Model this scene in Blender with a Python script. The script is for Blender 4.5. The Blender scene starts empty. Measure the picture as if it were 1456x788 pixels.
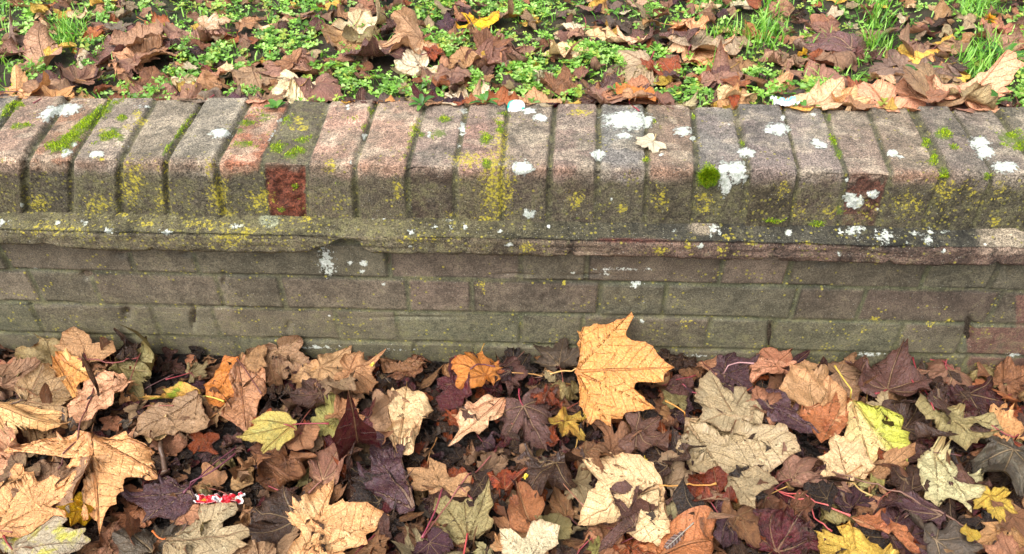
import bpy, math
import numpy as np
rng = np.random.default_rng(11)
sc = bpy.context.scene
col = sc.collection

# ------------------------------------------------------------------ camera model
F_PX, CX, CY = 1100.0, 728.0, 394.0
YAW, PITCH, ROLL = 0.0477, 0.6897, -0.00986
Fv = np.array([-math.sin(YAW)*math.cos(PITCH), math.cos(YAW)*math.cos(PITCH), -math.sin(PITCH)])
R0 = np.array([math.cos(YAW), math.sin(YAW), 0.0]); U0 = np.cross(R0, Fv)
Rv = R0*math.cos(ROLL)+U0*math.sin(ROLL); Uv = -R0*math.sin(ROLL)+U0*math.cos(ROLL)
CAM = np.array([0.0, -1.0196, 1.0636])
def hit(px, py, plane, val):
    d = Fv+(px-CX)/F_PX*Rv-(py-CY)/F_PX*Uv
    return CAM+(val-CAM[plane])/d[plane]*d
def proj(P):
    d = np.asarray(P)-CAM; z = d@Fv
    return CX+F_PX*(d@Rv)/z, CY-F_PX*(d@Uv)/z

def lin(h, k=1.0):
    h = h.lstrip('#'); c = np.array([int(h[i:i+2], 16)/255 for i in (0, 2, 4)])
    return np.where(c <= .04045, c/12.92, ((c+.055)/1.055)**2.4)*k

# ------------------------------------------------------------------ value noise
_perm = rng.random((64, 64, 8))
def vnoise(x, y, s, k=0):
    x = np.asarray(x)*s+100.3*k; y = np.asarray(y)*s+57.1*k
    xi = np.floor(x).astype(int); yi = np.floor(y).astype(int)
    fx = x-xi; fy = y-yi; fx = fx*fx*(3-2*fx); fy = fy*fy*(3-2*fy)
    g = _perm[:, :, k % 8]
    a = g[xi % 64, yi % 64]; b = g[(xi+1) % 64, yi % 64]; c = g[xi % 64, (yi+1) % 64]; d = g[(xi+1) % 64, (yi+1) % 64]
    return (a*(1-fx)+b*fx)*(1-fy)+(c*(1-fx)+d*fx)*fy-.5
def fbm(x, y, s, o=4, k=0):
    r = 0; a = 1.0
    for i in range(o): r = r+a*vnoise(x, y, s*2**i, k+i); a *= .5
    return r
def smooth(a, b, x):
    t = np.clip((x-a)/(b-a), 0, 1); return t*t*(3-2*t)

# ------------------------------------------------------------------ mesh building
def build(name, V, faces, mats, parent=None, attrs=None, smooth_=True, loc=(0, 0, 0)):
    """faces: list of int arrays (n,3) or (n,4)"""
    me = bpy.data.meshes.new(name)
    V = np.asarray(V, dtype=np.float32)
    me.vertices.add(len(V)); me.vertices.foreach_set('co', V.ravel())
    fs = [np.asarray(f, dtype=np.int32) for f in faces if len(f)]
    me.loops.add(sum(f.size for f in fs)); me.polygons.add(sum(len(f) for f in fs))
    me.loops.foreach_set('vertex_index', np.concatenate([f.ravel() for f in fs]))
    tot = np.concatenate([np.full(len(f), f.shape[1], dtype=np.int32) for f in fs])
    st = np.concatenate([[0], np.cumsum(tot)[:-1]]).astype(np.int32)
    me.polygons.foreach_set('loop_start', st)
    me.polygons.foreach_set('use_smooth', np.full(len(tot), smooth_, dtype=bool))
    for k, a in (attrs or {}).items():
        a = np.asarray(a, dtype=np.float32)
        if k in ('c1', 'c2', 'mk'):
            at = me.attributes.new(k, 'FLOAT_COLOR', 'POINT')
            at.data.foreach_set('color', np.hstack([a, np.ones((len(a), 1), np.float32)]).ravel())
        else:
            at = me.attributes.new(k, 'FLOAT_VECTOR', 'POINT'); at.data.foreach_set('vector', a.ravel())
    me.update(calc_edges=True); me.validate()
    me.materials.append(mats)
    o = bpy.data.objects.new(name, me); col.objects.link(o); o.location = loc
    if parent: o.parent = parent
    return o
def tag(o, label=None, cat=None, group=None, kind=None):
    if label: o['label'] = label
    if cat: o['category'] = cat
    if group: o['group'] = group
    if kind: o['kind'] = kind
    return o
def empty(name, loc=(0, 0, 0)):
    o = bpy.data.objects.new(name, None); col.objects.link(o); o.location = loc; return o

# ------------------------------------------------------------------ node helper
class NT:
    def __init__(s, name):
        s.m = bpy.data.materials.new(name); s.m.use_nodes = True; s.t = s.m.node_tree; s.t.nodes.clear()
    def n(s, typ, **kw):
        nd = s.t.nodes.new(typ)
        for k, v in kw.items(): setattr(nd, k, v)
        return nd
    def put(s, sock, v):
        if isinstance(v, bpy.types.NodeSocket): s.t.links.new(v, sock)
        elif v is not None:
            if hasattr(sock.default_value, '__len__'):
                v = tuple(v); sock.default_value = v+(1.0,) if len(sock.default_value) == 4 and len(v) == 3 else v
            else: sock.default_value = v
    def math(s, op, a, b=None, c=None, clamp=False):
        nd = s.n('ShaderNodeMath', operation=op, use_clamp=clamp)
        for i, v in enumerate((a, b, c)):
            if v is not None: s.put(nd.inputs[i], v)
        return nd.outputs[0]
    def mix(s, f, a, b, blend='MIX'):
        nd = s.n('ShaderNodeMix', data_type='RGBA', blend_type=blend, clamp_factor=True)
        s.put(nd.inputs[0], f); s.put(nd.inputs[6], a); s.put(nd.inputs[7], b); return nd.outputs[2]
    def noise(s, vec, scale, detail=4, rough=.55, dist=0.0):
        nd = s.n('ShaderNodeTexNoise'); s.put(nd.inputs['Vector'], vec); nd.inputs['Scale'].default_value = scale
        nd.inputs['Detail'].default_value = detail; nd.inputs['Roughness'].default_value = rough; nd.inputs['Distortion'].default_value = dist
        return nd.outputs[0]
    def voro(s, vec, scale, feature='F1'):
        nd = s.n('ShaderNodeTexVoronoi', feature=feature); s.put(nd.inputs['Vector'], vec); nd.inputs['Scale'].default_value = scale; return nd
    def ramp(s, v, a, b, lo=0.0, hi=1.0):
        nd = s.n('ShaderNodeMapRange', clamp=True, interpolation_type='SMOOTHSTEP'); s.put(nd.inputs[0], v)
        s.put(nd.inputs[1], a); s.put(nd.inputs[2], b); s.put(nd.inputs[3], lo); s.put(nd.inputs[4], hi); return nd.outputs[0]
    def attr(s, name): return s.n('ShaderNodeAttribute', attribute_name=name)
    def sep(s, v):
        nd = s.n('ShaderNodeSeparateXYZ'); s.put(nd.inputs[0], v); return nd.outputs
    def out(s, sh):
        o = s.n('ShaderNodeOutputMaterial'); s.t.links.new(sh, o.inputs[0])
    def princ(s, color, rough=.6, spec=.5, normal=None):
        p = s.n('ShaderNodeBsdfPrincipled'); s.put(p.inputs['Base Color'], color); s.put(p.inputs['Roughness'], rough)
        s.put(p.inputs['Specular IOR Level'], spec)
        if normal is not None: s.put(p.inputs['Normal'], normal)
        return p.outputs[0]
    def bump(s, h, strength=.5, dist=.002, normal=None):
        b = s.n('ShaderNodeBump'); s.put(b.inputs['Height'], h); b.inputs['Strength'].default_value = strength; b.inputs['Distance'].default_value = dist
        if normal is not None: s.put(b.inputs['Normal'], normal)
        return b.outputs[0]

def mat_leaf():
    t = NT('leaf')
    c1, c2 = t.attr('c1').outputs['Color'], t.attr('c2').outputs['Color']
    vn = t.sep(t.attr('vn').outputs['Vector']); lp = t.attr('lp').outputs['Vector']
    pr = t.sep(t.attr('prm').outputs['Vector'])      # blotch, roughness, vein contrast
    big = t.noise(lp, 3.5, 5, .6, .4)
    f = t.ramp(big, t.math('SUBTRACT', .66, t.math('MULTIPLY', pr[0], .3)), t.math('SUBTRACT', .80, t.math('MULTIPLY', pr[0], .3)))
    base = t.mix(f, c1, c2)
    mid = t.noise(lp, 14, 5, .65)
    base = t.mix(t.ramp(mid, .38, .70, 0, .26), base, t.mix(.5, base, (.30, .16, .07)), 'MIX')
    base = t.mix(t.ramp(t.noise(lp, 5, 3, .6), .42, .62, 0, .42), base, t.mix(1.0, base, (1.35, 1.3, 1.25), 'MULTIPLY'))
    # veins
    a, b = vn[0], vn[1]
    wmain = t.math('SUBTRACT', .0100, t.math('MULTIPLY', a, .0065))
    vm = t.ramp(b, wmain, t.math('MULTIPLY', wmain, 2.2), 1.0, 0.0)
    tt = t.math('MULTIPLY', t.math('SUBTRACT', a, t.math('MULTIPLY', b, .95)), 8.5)
    tt = t.math('ADD', tt, t.math('MULTIPLY', t.noise(lp, 6, 2), .5))
    fr = t.math('ABSOLUTE', t.math('SUBTRACT', t.math('FRACT', tt), .5))
    vs = t.ramp(fr, .015, .055, 1.0, 0.0)
    ve = t.voro(lp, 17, 'DISTANCE_TO_EDGE').outputs['Distance']
    vt = t.ramp(ve, .01, .07, 1.0, 0.0)
    vein = t.math('MAXIMUM', vm, t.math('MAXIMUM', t.math('MULTIPLY', vs, .42), t.math('MULTIPLY', vt, .09)))
    lum = t.n('ShaderNodeRGBToBW'); t.put(lum.inputs[0], c1)
    darkv = t.mix(1.0, base, (.50, .33, .22), 'MULTIPLY')
    litev = t.mix(.5, base, (.50, .34, .17))
    vcol = t.mix(t.ramp(t.math('SUBTRACT', lum.outputs[0], t.math('MULTIPLY', t.math('SUBTRACT', pr[2], .5), .3)), .10, .30), litev, darkv)
    base = t.mix(t.math('MULTIPLY', vein, .60), base, vcol)
    # dark specks and rot
    sp = t.voro(lp, 22)
    spm = t.math('MULTIPLY', t.ramp(sp.outputs['Distance'], .10, .22, 1, 0), t.math('GREATER_THAN', t.sep(sp.outputs['Color'])[0], .80))
    base = t.mix(t.math('MULTIPLY', spm, .75), base, (.03, .018, .012))
    rot = t.ramp(t.noise(lp, 5.5, 6, .7), .66, .72)
    base = t.mix(t.math('MULTIPLY', rot, .55), base, t.mix(1.0, base, (.38, .26, .22), 'MULTIPLY'))
    # edge browning
    base = t.mix(t.ramp(vn[2], .86, 1.0, 0, .45), base, t.mix(1.0, base, (.55, .38, .28), 'MULTIPLY'))
    # grain
    g = t.noise(lp, 60, 3, .7)
    base = t.mix(1.0, base, t.mix(t.ramp(g, .3, .7), (.66, .64, .62), (1.3, 1.3, 1.3)), 'MULTIPLY')
    h = t.math('ADD', t.math('MULTIPLY', vein, -1.1), t.math('ADD', t.math('MULTIPLY', mid, .9), t.math('MULTIPLY', g, .35)))
    nrm = t.bump(h, 1.0, .0045)
    rough = t.math('ADD', pr[1], t.math('MULTIPLY', t.math('SUBTRACT', mid, .5), .5), clamp=True)
    sh = t.princ(base, rough, .55, nrm)
    tr = t.n('ShaderNodeBsdfTranslucent'); t.put(tr.inputs[0], t.mix(1.0, base, (1.0, .8, .5), 'MULTIPLY')); t.put(tr.inputs[1], nrm)
    mx = t.n('ShaderNodeMixShader'); mx.inputs[0].default_value = .12; t.t.links.new(sh, mx.inputs[1]); t.t.links.new(tr.outputs[0], mx.inputs[2])
    t.out(mx.outputs[0]); return t.m
def mat_green():
    t = NT('greenery'); c = t.attr('c1').outputs['Color']
    g = t.n('ShaderNodeNewGeometry')
    n = t.noise(g.outputs['Position'], 260, 2)
    c = t.mix(1.0, c, t.mix(n, (.65, .7, .65), (1.3, 1.25, 1.2)), 'MULTIPLY')
    sh = t.princ(c, .42, .5)
    tr = t.n('ShaderNodeBsdfTranslucent'); t.put(tr.inputs[0], t.mix(1.0, c, (1.15, 1.25, .5), 'MULTIPLY'))
    mx = t.n('ShaderNodeMixShader'); mx.inputs[0].default_value = .35; t.t.links.new(sh, mx.inputs[1]); t.t.links.new(tr.outputs[0], mx.inputs[2])
    t.out(mx.outputs[0]); return t.m
def mat_plain(name, rough=.5, bumpy=0):
    t = NT(name); c = t.attr('c1').outputs['Color']; g = t.n('ShaderNodeNewGeometry')
    n = t.noise(g.outputs['Position'], 300, 3)
    c = t.mix(1.0, c, t.mix(n, (.7, .7, .7), (1.25, 1.25, 1.25)), 'MULTIPLY')
    t.out(t.princ(c, rough, .5, t.bump(n, .5, .001))); return t.m
def mat_soil():
    t = NT('soil'); g = t.n('ShaderNodeNewGeometry').outputs['Position']
    n = t.noise(g, 40, 8, .7); n2 = t.noise(g, 300, 4, .7)
    c = t.mix(n, (.006, .004, .003), (.035, .022, .016)); c = t.mix(t.ramp(n2, .55, .7), c, (.06, .04, .028))
    n4 = t.voro(g, 110).outputs['Distance']; c = t.mix(t.ramp(n4, .1, .5), c, (.015, .010, .008)); t.out(t.princ(c, .5, .5, t.bump(t.math('ADD', t.math('MULTIPLY', n4, 2.0), t.math('ADD', n, n2)), 1.0, .012))); return t.m
def mat_turf():
    t = NT('turf'); g = t.n('ShaderNodeNewGeometry').outputs['Position']
    n = t.noise(g, 6, 8, .7); n2 = t.noise(g, 180, 4, .7)
    c = t.mix(n2, (.012, .014, .006), (.045, .05, .018)); c = t.mix(t.ramp(n, .42, .55), c, (.04, .028, .018))
    t.out(t.princ(c, .7, .3, t.bump(n2, 1.0, .006))); return t.m
def mat_brick(name='weathered_brick', gk=1.0):
    t = NT(name); P = t.n('ShaderNodeTexCoord').outputs['Object']
    bc = t.attr('c1').outputs['Color']; mk = t.sep(t.attr('mk').outputs['Color']); m2 = t.sep(t.attr('vn').outputs['Vector'])
    # vn: x = grime amount, y = yellow dots amount, z = pale grit amount
    n1 = t.noise(P, 22, 6, .65); n2 = t.noise(P, 90, 5, .7); n3 = t.noise(P, 420, 3, .75)
    base = t.mix(1.0, bc, t.mix(t.ramp(n1, .35, .65), (.74, .74, .72), (1.2, 1.18, 1.15)), 'MULTIPLY')
    base = t.mix(1.0, base, t.mix(t.ramp(n2, .3, .7), (1-.38*gk,)*3, (1+.38*gk,)*3), 'MULTIPLY')
    base = t.mix(1.0, base, t.mix(t.ramp(n3, .34, .66), (1-.66*gk,)*3, (1+.80*gk,)*3), 'MULTIPLY')
    # grime and algae
    gm = t.ramp(t.math('ADD', n2, t.math('MULTIPLY', n1, .8)), t.math('SUBTRACT', 1.35, m2[0]), t.math('SUBTRACT', 1.7, m2[0]))
    gc = t.mix(t.ramp(t.noise(P, 60, 5, .7), .38, .62), (.082, .068, .045), (.145, .135, .062))
    gc = t.mix(1.0, gc, t.mix(t.ramp(n3, .3, .7), (1-.55*gk,)*3, (1+.6*gk,)*3), 'MULTIPLY')
    base = t.mix(t.math('MULTIPLY', gm, .80), base, gc)
    # dark pits
    pit = t.ramp(t.noise(P, 240, 4, .8), .33, .40, 1, 0)
    base = t.mix(t.math('MULTIPLY', pit, .75*gk), base, (.022, .018, .013))
    # pale grit
    v = t.voro(P, 320); vc = t.sep(v.outputs['Color'])
    gr = t.math('MULTIPLY', t.ramp(v.outputs['Distance'], .12, .34, 1, 0), t.math('GREATER_THAN', vc[0], t.math('SUBTRACT', 1.0, m2[2])))
    base = t.mix(t.math('MULTIPLY', gr, .6), base, t.mix(vc[1], (.26, .25, .18), (.50, .49, .42)))
    v = t.voro(P, 55); vc = t.sep(v.outputs['Color'])
    gr = t.math('MULTIPLY', t.ramp(t.math('ADD', v.outputs['Distance'], t.math('MULTIPLY', n3, .15)), .16, .24, 1, 0), t.math('GREATER_THAN', vc[0], t.math('SUBTRACT', 1.0, t.math('MULTIPLY', m2[2], .10))))
    base = t.mix(t.math('MULTIPLY', gr, .8), base, (.60, .61, .56))
    # yellow-green crust dots
    v = t.voro(P, 150); vc = t.sep(v.outputs['Color'])
    yd = t.math('MULTIPLY', t.ramp(t.math('ADD', v.outputs['Distance'], t.math('MULTIPLY', n3, .3)), .38, .58, 1, 0),
                t.math('GREATER_THAN', t.math('ADD', vc[0], t.math('MULTIPLY', t.math('SUBTRACT', t.noise(P, 16, 3), .5), 1.8)), t.math('SUBTRACT', 1.0, m2[1])))
    base = t.mix(t.math('MULTIPLY', yd, .7), base, t.mix(vc[1], (.20, .19, .04), (.40, .34, .05)))
    # painted-by-nature marks: white lichen, yellow lichen, moss
    e = t.math('MULTIPLY', t.math('SUBTRACT', t.noise(P, 130, 5, .75), .5), 1.5)
    w = t.ramp(t.math('ADD', mk[0], t.math('MULTIPLY', e, 1.05)), .44, .52)
    wc = t.mix(t.ramp(t.noise(P, 200, 4, .8), .42, .62), (.46, .50, .42), (.74, .76, .70))
    base = t.mix(w, base, wc)
    v = t.voro(P, 210)
    y = t.math('MULTIPLY', t.ramp(t.math('ADD', mk[1], t.math('MULTIPLY', e, 1.7)), .45, .56), t.ramp(v.outputs['Distance'], .38, .66, 1, .15))
    base = t.mix(t.math('MULTIPLY', y, .9), base, t.mix(t.noise(P, 160, 3), (.26, .22, .02), (.66, .55, .06)))
    g = t.ramp(t.math('ADD', mk[2], e), .40, .52)
    base = t.mix(t.math('MULTIPLY', g, .8), base, (.10, .15, .015))
    h = t.math('ADD', t.math('MULTIPLY', n3, .8), t.math('ADD', t.math('MULTIPLY', n2, 1.2), t.math('ADD', t.math('MULTIPLY', w, .5), t.math('MULTIPLY', pit, -.6))))
    t.out(t.princ(base, t.ramp(n2, .3, .7, .6, .85), .35, t.bump(h, 1.0 if gk > .8 else .55, .004 if gk > .8 else .0022))); return t.m
M_LEAF, M_GREEN, M_STALK, M_SOIL, M_TURF, M_BRICK, M_FACE = mat_leaf(), mat_green(), mat_plain('stalk', .45), mat_soil(), mat_turf(), mat_brick(), mat_brick('damp_brick_face', .62)
M_WRAP = mat_plain('printed_foil', .3)

# ------------------------------------------------------------------ ground
LOWER = -.012
def grid_sheet(name, x0, x1, y0, y1, step, zf, m, lab, kind='structure'):
    xs = np.arange(x0, x1+step/2, step); ys = np.arange(y0, y1+step/2, step)
    X, Y = np.meshgrid(xs, ys, indexing='ij'); Z = zf(X, Y)
    ny = len(ys); i = np.arange(len(xs)-1)[:, None]*ny+np.arange(ny-1)[None, :]; i = i.ravel()
    o = build(name, np.stack([X.ravel(), Y.ravel(), Z.ravel()], 1), [np.stack([i, i+ny, i+ny+1, i+1], 1)], m)
    return tag(o, kind=kind)
def z_low(X, Y): return np.where((abs(X) < 1.4) & (Y > -.9), .006*fbm(X, Y, 14, 3, 1), 0)-.004-LOWER
def z_high(X, Y): return .404+.012*fbm(X, Y, 7, 3, 2)
# near ground: fine sheets; far ground: one coarse sheet around them
grid_sheet('ground', -1.5, 1.5, -1.0, .05, .012, z_low, M_SOIL, '')
grid_sheet('lawn', -1.8, 1.8, .19, 1.1, .012, z_high, M_TURF, '')
def quad_obj(name, pts, m): return tag(build(name, pts, [np.array([[0, 1, 2, 3]])], m), kind='structure')
quad_obj('path_ground', [(-60, -60, -.005), (60, -60, -.005), (60, .1, -.005), (-60, .1, -.005)], M_SOIL)
quad_obj('field', [(-60, .16, .395), (60, .16, .395), (60, 90, .395), (-60, 90, .395)], M_TURF)

for sx in (-1, 1):
    p = [(sx*1.415, -.15, -.006), (sx*60, -.15, -.006), (sx*60, .215, .396), (sx*1.415, .215, .396)]
    quad_obj('earth_bank', p if sx > 0 else p[::-1], M_SOIL)
# ------------------------------------------------------------------ wall
ZT, ZB = .44, .337
wall = tag(empty('brick_wall'), 'low weathered brick wall with mossy upright coping bricks between leaves and lawn', 'wall')
joints = [(-95, -120, -47), (-25, -48, 20), (43, 23, 87), (105, 89, 148), (175, 159, 214), (242, 227, 284), (321, 300, 351), (381, 366, 409), (437, 432, 465),
          (508, 502, 532.5), (582, 577, 603), (648, 646, 664), (714, 714, 722), (780, 782, 788.6), (849, 850.6, 852), (918, 921, 918),
          (987, 992, 985), (1056.5, 1064, 1045), (1126, 1135.7, 1112.6), (1196, 1202, 1172.5), (1253, 1266.6, 1234.5), (1322, 1341, 1296),
          (1389, 1407, 1351), (1452, 1475, 1413), (1520, 1545, 1474), (1590, 1615, 1535)]
JB, JA, JK = [], [], []
for b, a, k in joints:
    JB.append(hit(b, 312, 1, 0.0)[0]); JA.append(hit(a, 240, 2, ZT)[0]+0)
    P = hit(k, 152, 2, ZT); A = hit(a, 240, 2, ZT); JK.append(A[0]+(P[0]-A[0])*(.21-A[1])/(P[1]-A[1]))
JB, JA, JK = map(np.array, (JB, JA, JK))
def extend(J):
    d = .0745; return np.concatenate([J[0]-d*np.arange(11, 0, -1), J, J[-1]+d*np.arange(1, 9)])
JB, JA, JK = extend(JB), extend(JA), extend(JK); NJ = len(JA); OFF = 11
# (top colour, front colour, grime front) per brick between joint i and i+1, first = joints[0]..joints[1]
tops = ['9a8478', 'a8887c', 'bc8260', 'a08878', '8c8274', '9c9080', 'c26c44', '6e5440', 'c09080', 'c09684', 'b08c7e', 'b88474', 'aa9484', 'a8887c',
        '9c8a80', '9c8478', '9a8076', 'a8887e', '9c8278', '9c8478', '968478', '9a847a', '9c867a', '6a6048', '8c7a6c']
fronts = ['584e3c', '5c4c38', '54483a', '5a5040', '5a5038', '5c5244', '5c5440', '8a4630', '746050', '70604e', '604a3c', '706046', '6c5a4c', '6a5646',
          '665a48', '60543e', '4c4436', '66583e', '5e4a40', '6c4436', '5c5040', '544c38', '565038', '504838', '544838']
def ell(X, Y, marks, hitf):
    """soft fields from pixel ellipses laid on the surface, returned 0..1"""
    r = np.zeros(X.shape)
    px, py = XY_PX(X, Y, hitf)
    for m in marks:
        x, y, rx, ry = m[:4]; s = m[4] if len(m) > 4 else 1.0; sl = m[5] if len(m) > 5 else 0.0
        dx = (px-x)-sl*(py-y); dy = py-y
        d = np.sqrt((dx/rx)**2+(dy/ry)**2)
        r = np.maximum(r, s*np.clip(1.0-.5*d, 0, 1))
    return r
def XY_PX(X, Y, Z): return proj(np.stack([X, Y, Z], -1))
white = [(93, 156, 20, 8, 1, -.8), (72, 160, 14, 9, .9, -.8), (66, 168, 8, 6, .85), (94, 217, 8, 7, .85), (106, 206, 4, 3), (138, 220, 10, 5), (143, 154, 4, 3), (314, 190, 14, 6),
         (742, 239, 15, 9), (752, 304, 8, 6), (752, 158, 10, 4), (768, 168, 10, 6), (850, 220, 9, 7), (891, 171, 31, 13), (921, 173, 9, 9, .85), (888, 193, 9, 5), (971, 187, 12, 7, .9), (985, 197, 4, 3),
         (1048, 245, 14, 16), (1032, 262, 9, 14), (1028, 250, 8, 20), (1060, 217, 13, 7, .9), (1105, 184, 16, 8), (1113, 168, 4, 4), (1163, 205, 10, 5, .9), (1171, 208, 5, 4), (1268, 218, 8, 5), (1281, 224, 4, 2), (1393, 204, 13, 9), (1400, 217, 12, 9),
         (1429, 238, 17, 8), (1215, 287, 14, 9), (1207, 281, 8, 7), (1241, 276, 8, 6), (1204, 256, 3, 5, .8), (657, 184, 5, 10, .8), (660, 158, 6, 6, .7), (652, 208, 4, 4, .7), (610, 192, 3, 5, .7), (518, 194, 4, 4, .9), (499, 232, 3, 6, .7), (393, 182, 2.5, 22, .75, -.6), (711, 234, 4, 5, .7), (1030, 268, 6, 14, .8),
         (495, 153, 4, 6, .7), (940, 220, 3, 2), (869, 283, 2, 2), (32, 291, 3, 3), (1156, 163, 4, 2), (1160, 200, 5, 3), (1362, 256, 3, 5, .6), (200, 152, 16, 3, .6), (395, 173, 3, 4, .7)]
yellow = [(470, 236, 8, 9), (565, 268, 6, 16, .75), (826, 160, 13, 5, 1), (884, 296, 6, 6), (1003, 296, 6, 6, .9), (1415, 315, 8, 6), (188, 258, 16, 30, .66), (196, 240, 10, 12, .62), (310, 278, 14, 22, .75), (326, 306, 12, 8, .75), (372, 285, 18, 14, .7), (297, 240, 8, 12, .7), (706, 265, 22, 50, .76), (690, 315, 16, 8, .85), (712, 200, 9, 30, .7), (668, 228, 22, 10, .78), (700, 240, 12, 20, .8),
          (424, 172, 6, 5, .95), (431, 182, 7, 4, .95), (415, 182, 4, 3, .9), (201, 173, 8, 5, .9), (194, 162, 6, 4, .9), (180, 180, 7, 4, .8), (146, 187, 8, 4, .7), (55, 290, 16, 14, .62), (140, 290, 18, 14, .6), (230, 285, 10, 14, .6), (233, 235, 8, 10, .55), (590, 180, 5, 4, .9), (1290, 290, 24, 20, .62), (1230, 290, 16, 14, .5), (1340, 270, 18, 26, .62), (1380, 280, 14, 20, .6), (1420, 270, 14, 20, .55), (1113, 270, 10, 20, .55), (1135, 300, 14, 12, .62), (1180, 300, 14, 10, .62), (820, 285, 12, 12, .7), (940, 285, 14, 20, .55), (1000, 285, 16, 16, .6), (640, 305, 10, 4, .6), (142, 226, 8, 3, .8)]
moss = [(128, 172, 13, 26, 1, -1.15), (100, 197, 15, 16, 1, -1.15), (84, 208, 16, 8, .95), (18, 152, 12, 7, 1, -.8), (6, 165, 6, 6, .9, -.8), (25, 180, 12, 6, .75), (40, 178, 8, 4, .7), (158, 190, 16, 12, .72, -.8), (175, 168, 10, 8, .68), (170, 196, 10, 5, .7), (255, 190, 4, 26, .8, -.75), (237, 213, 3, 10, .8, -.7), (350, 175, 12, 5, .8), (342, 186, 6, 6, .7), (348, 205, 14, 5, .75), (376, 165, 14, 6, .65), (395, 210, 12, 7, .8), (425, 214, 12, 5, .85), (412, 222, 10, 5, .8), (410, 170, 8, 8, .65), (430, 200, 12, 10, .55), (420, 265, 4, 4, .9), (400, 298, 5, 4, .9), (632, 170, 12, 4, .8), (625, 190, 9, 6, .8), (600, 192, 6, 4, .7), (690, 197, 8, 7, .9), (712, 182, 7, 10, .75), (692, 234, 8, 6, .9), (501, 169, 8, 4, .5), (527, 160, 3, 8, .7), (520, 175, 3, 16, .6, -.4), (588, 190, 4, 24, .55, -.4), (715, 162, 8, 5, .7),
        (1007, 251, 15, 15, 1), (1342, 191, 11, 8), (1356, 209, 6, 3, .9), (1437, 195, 16, 10, .85), (1450, 205, 12, 10, .8), (1318, 204, 7, 6, .8), (1328, 226, 6, 9, .9), (1186, 205, 4, 12, .8, .4), (1193, 218, 5, 8, .8, .3), (1179, 168, 3, 8, .7), (1403, 250, 6, 8, .7), (1343, 245, 7, 8, .7), (986, 167, 3, 4, .8), (1055, 205, 4, 5, .9), (920, 228, 5, 3, 1), (1100, 313, 20, 3, .8), (1160, 318, 12, 4, .9), (820, 310, 10, 3, .4), (930, 172, 3, 3, .8), (1194, 300, 6, 10, .6), (1270, 220, 6, 10, .4), (524, 318, 14, 6, .6)]
MOSS_PTS = []
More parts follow.
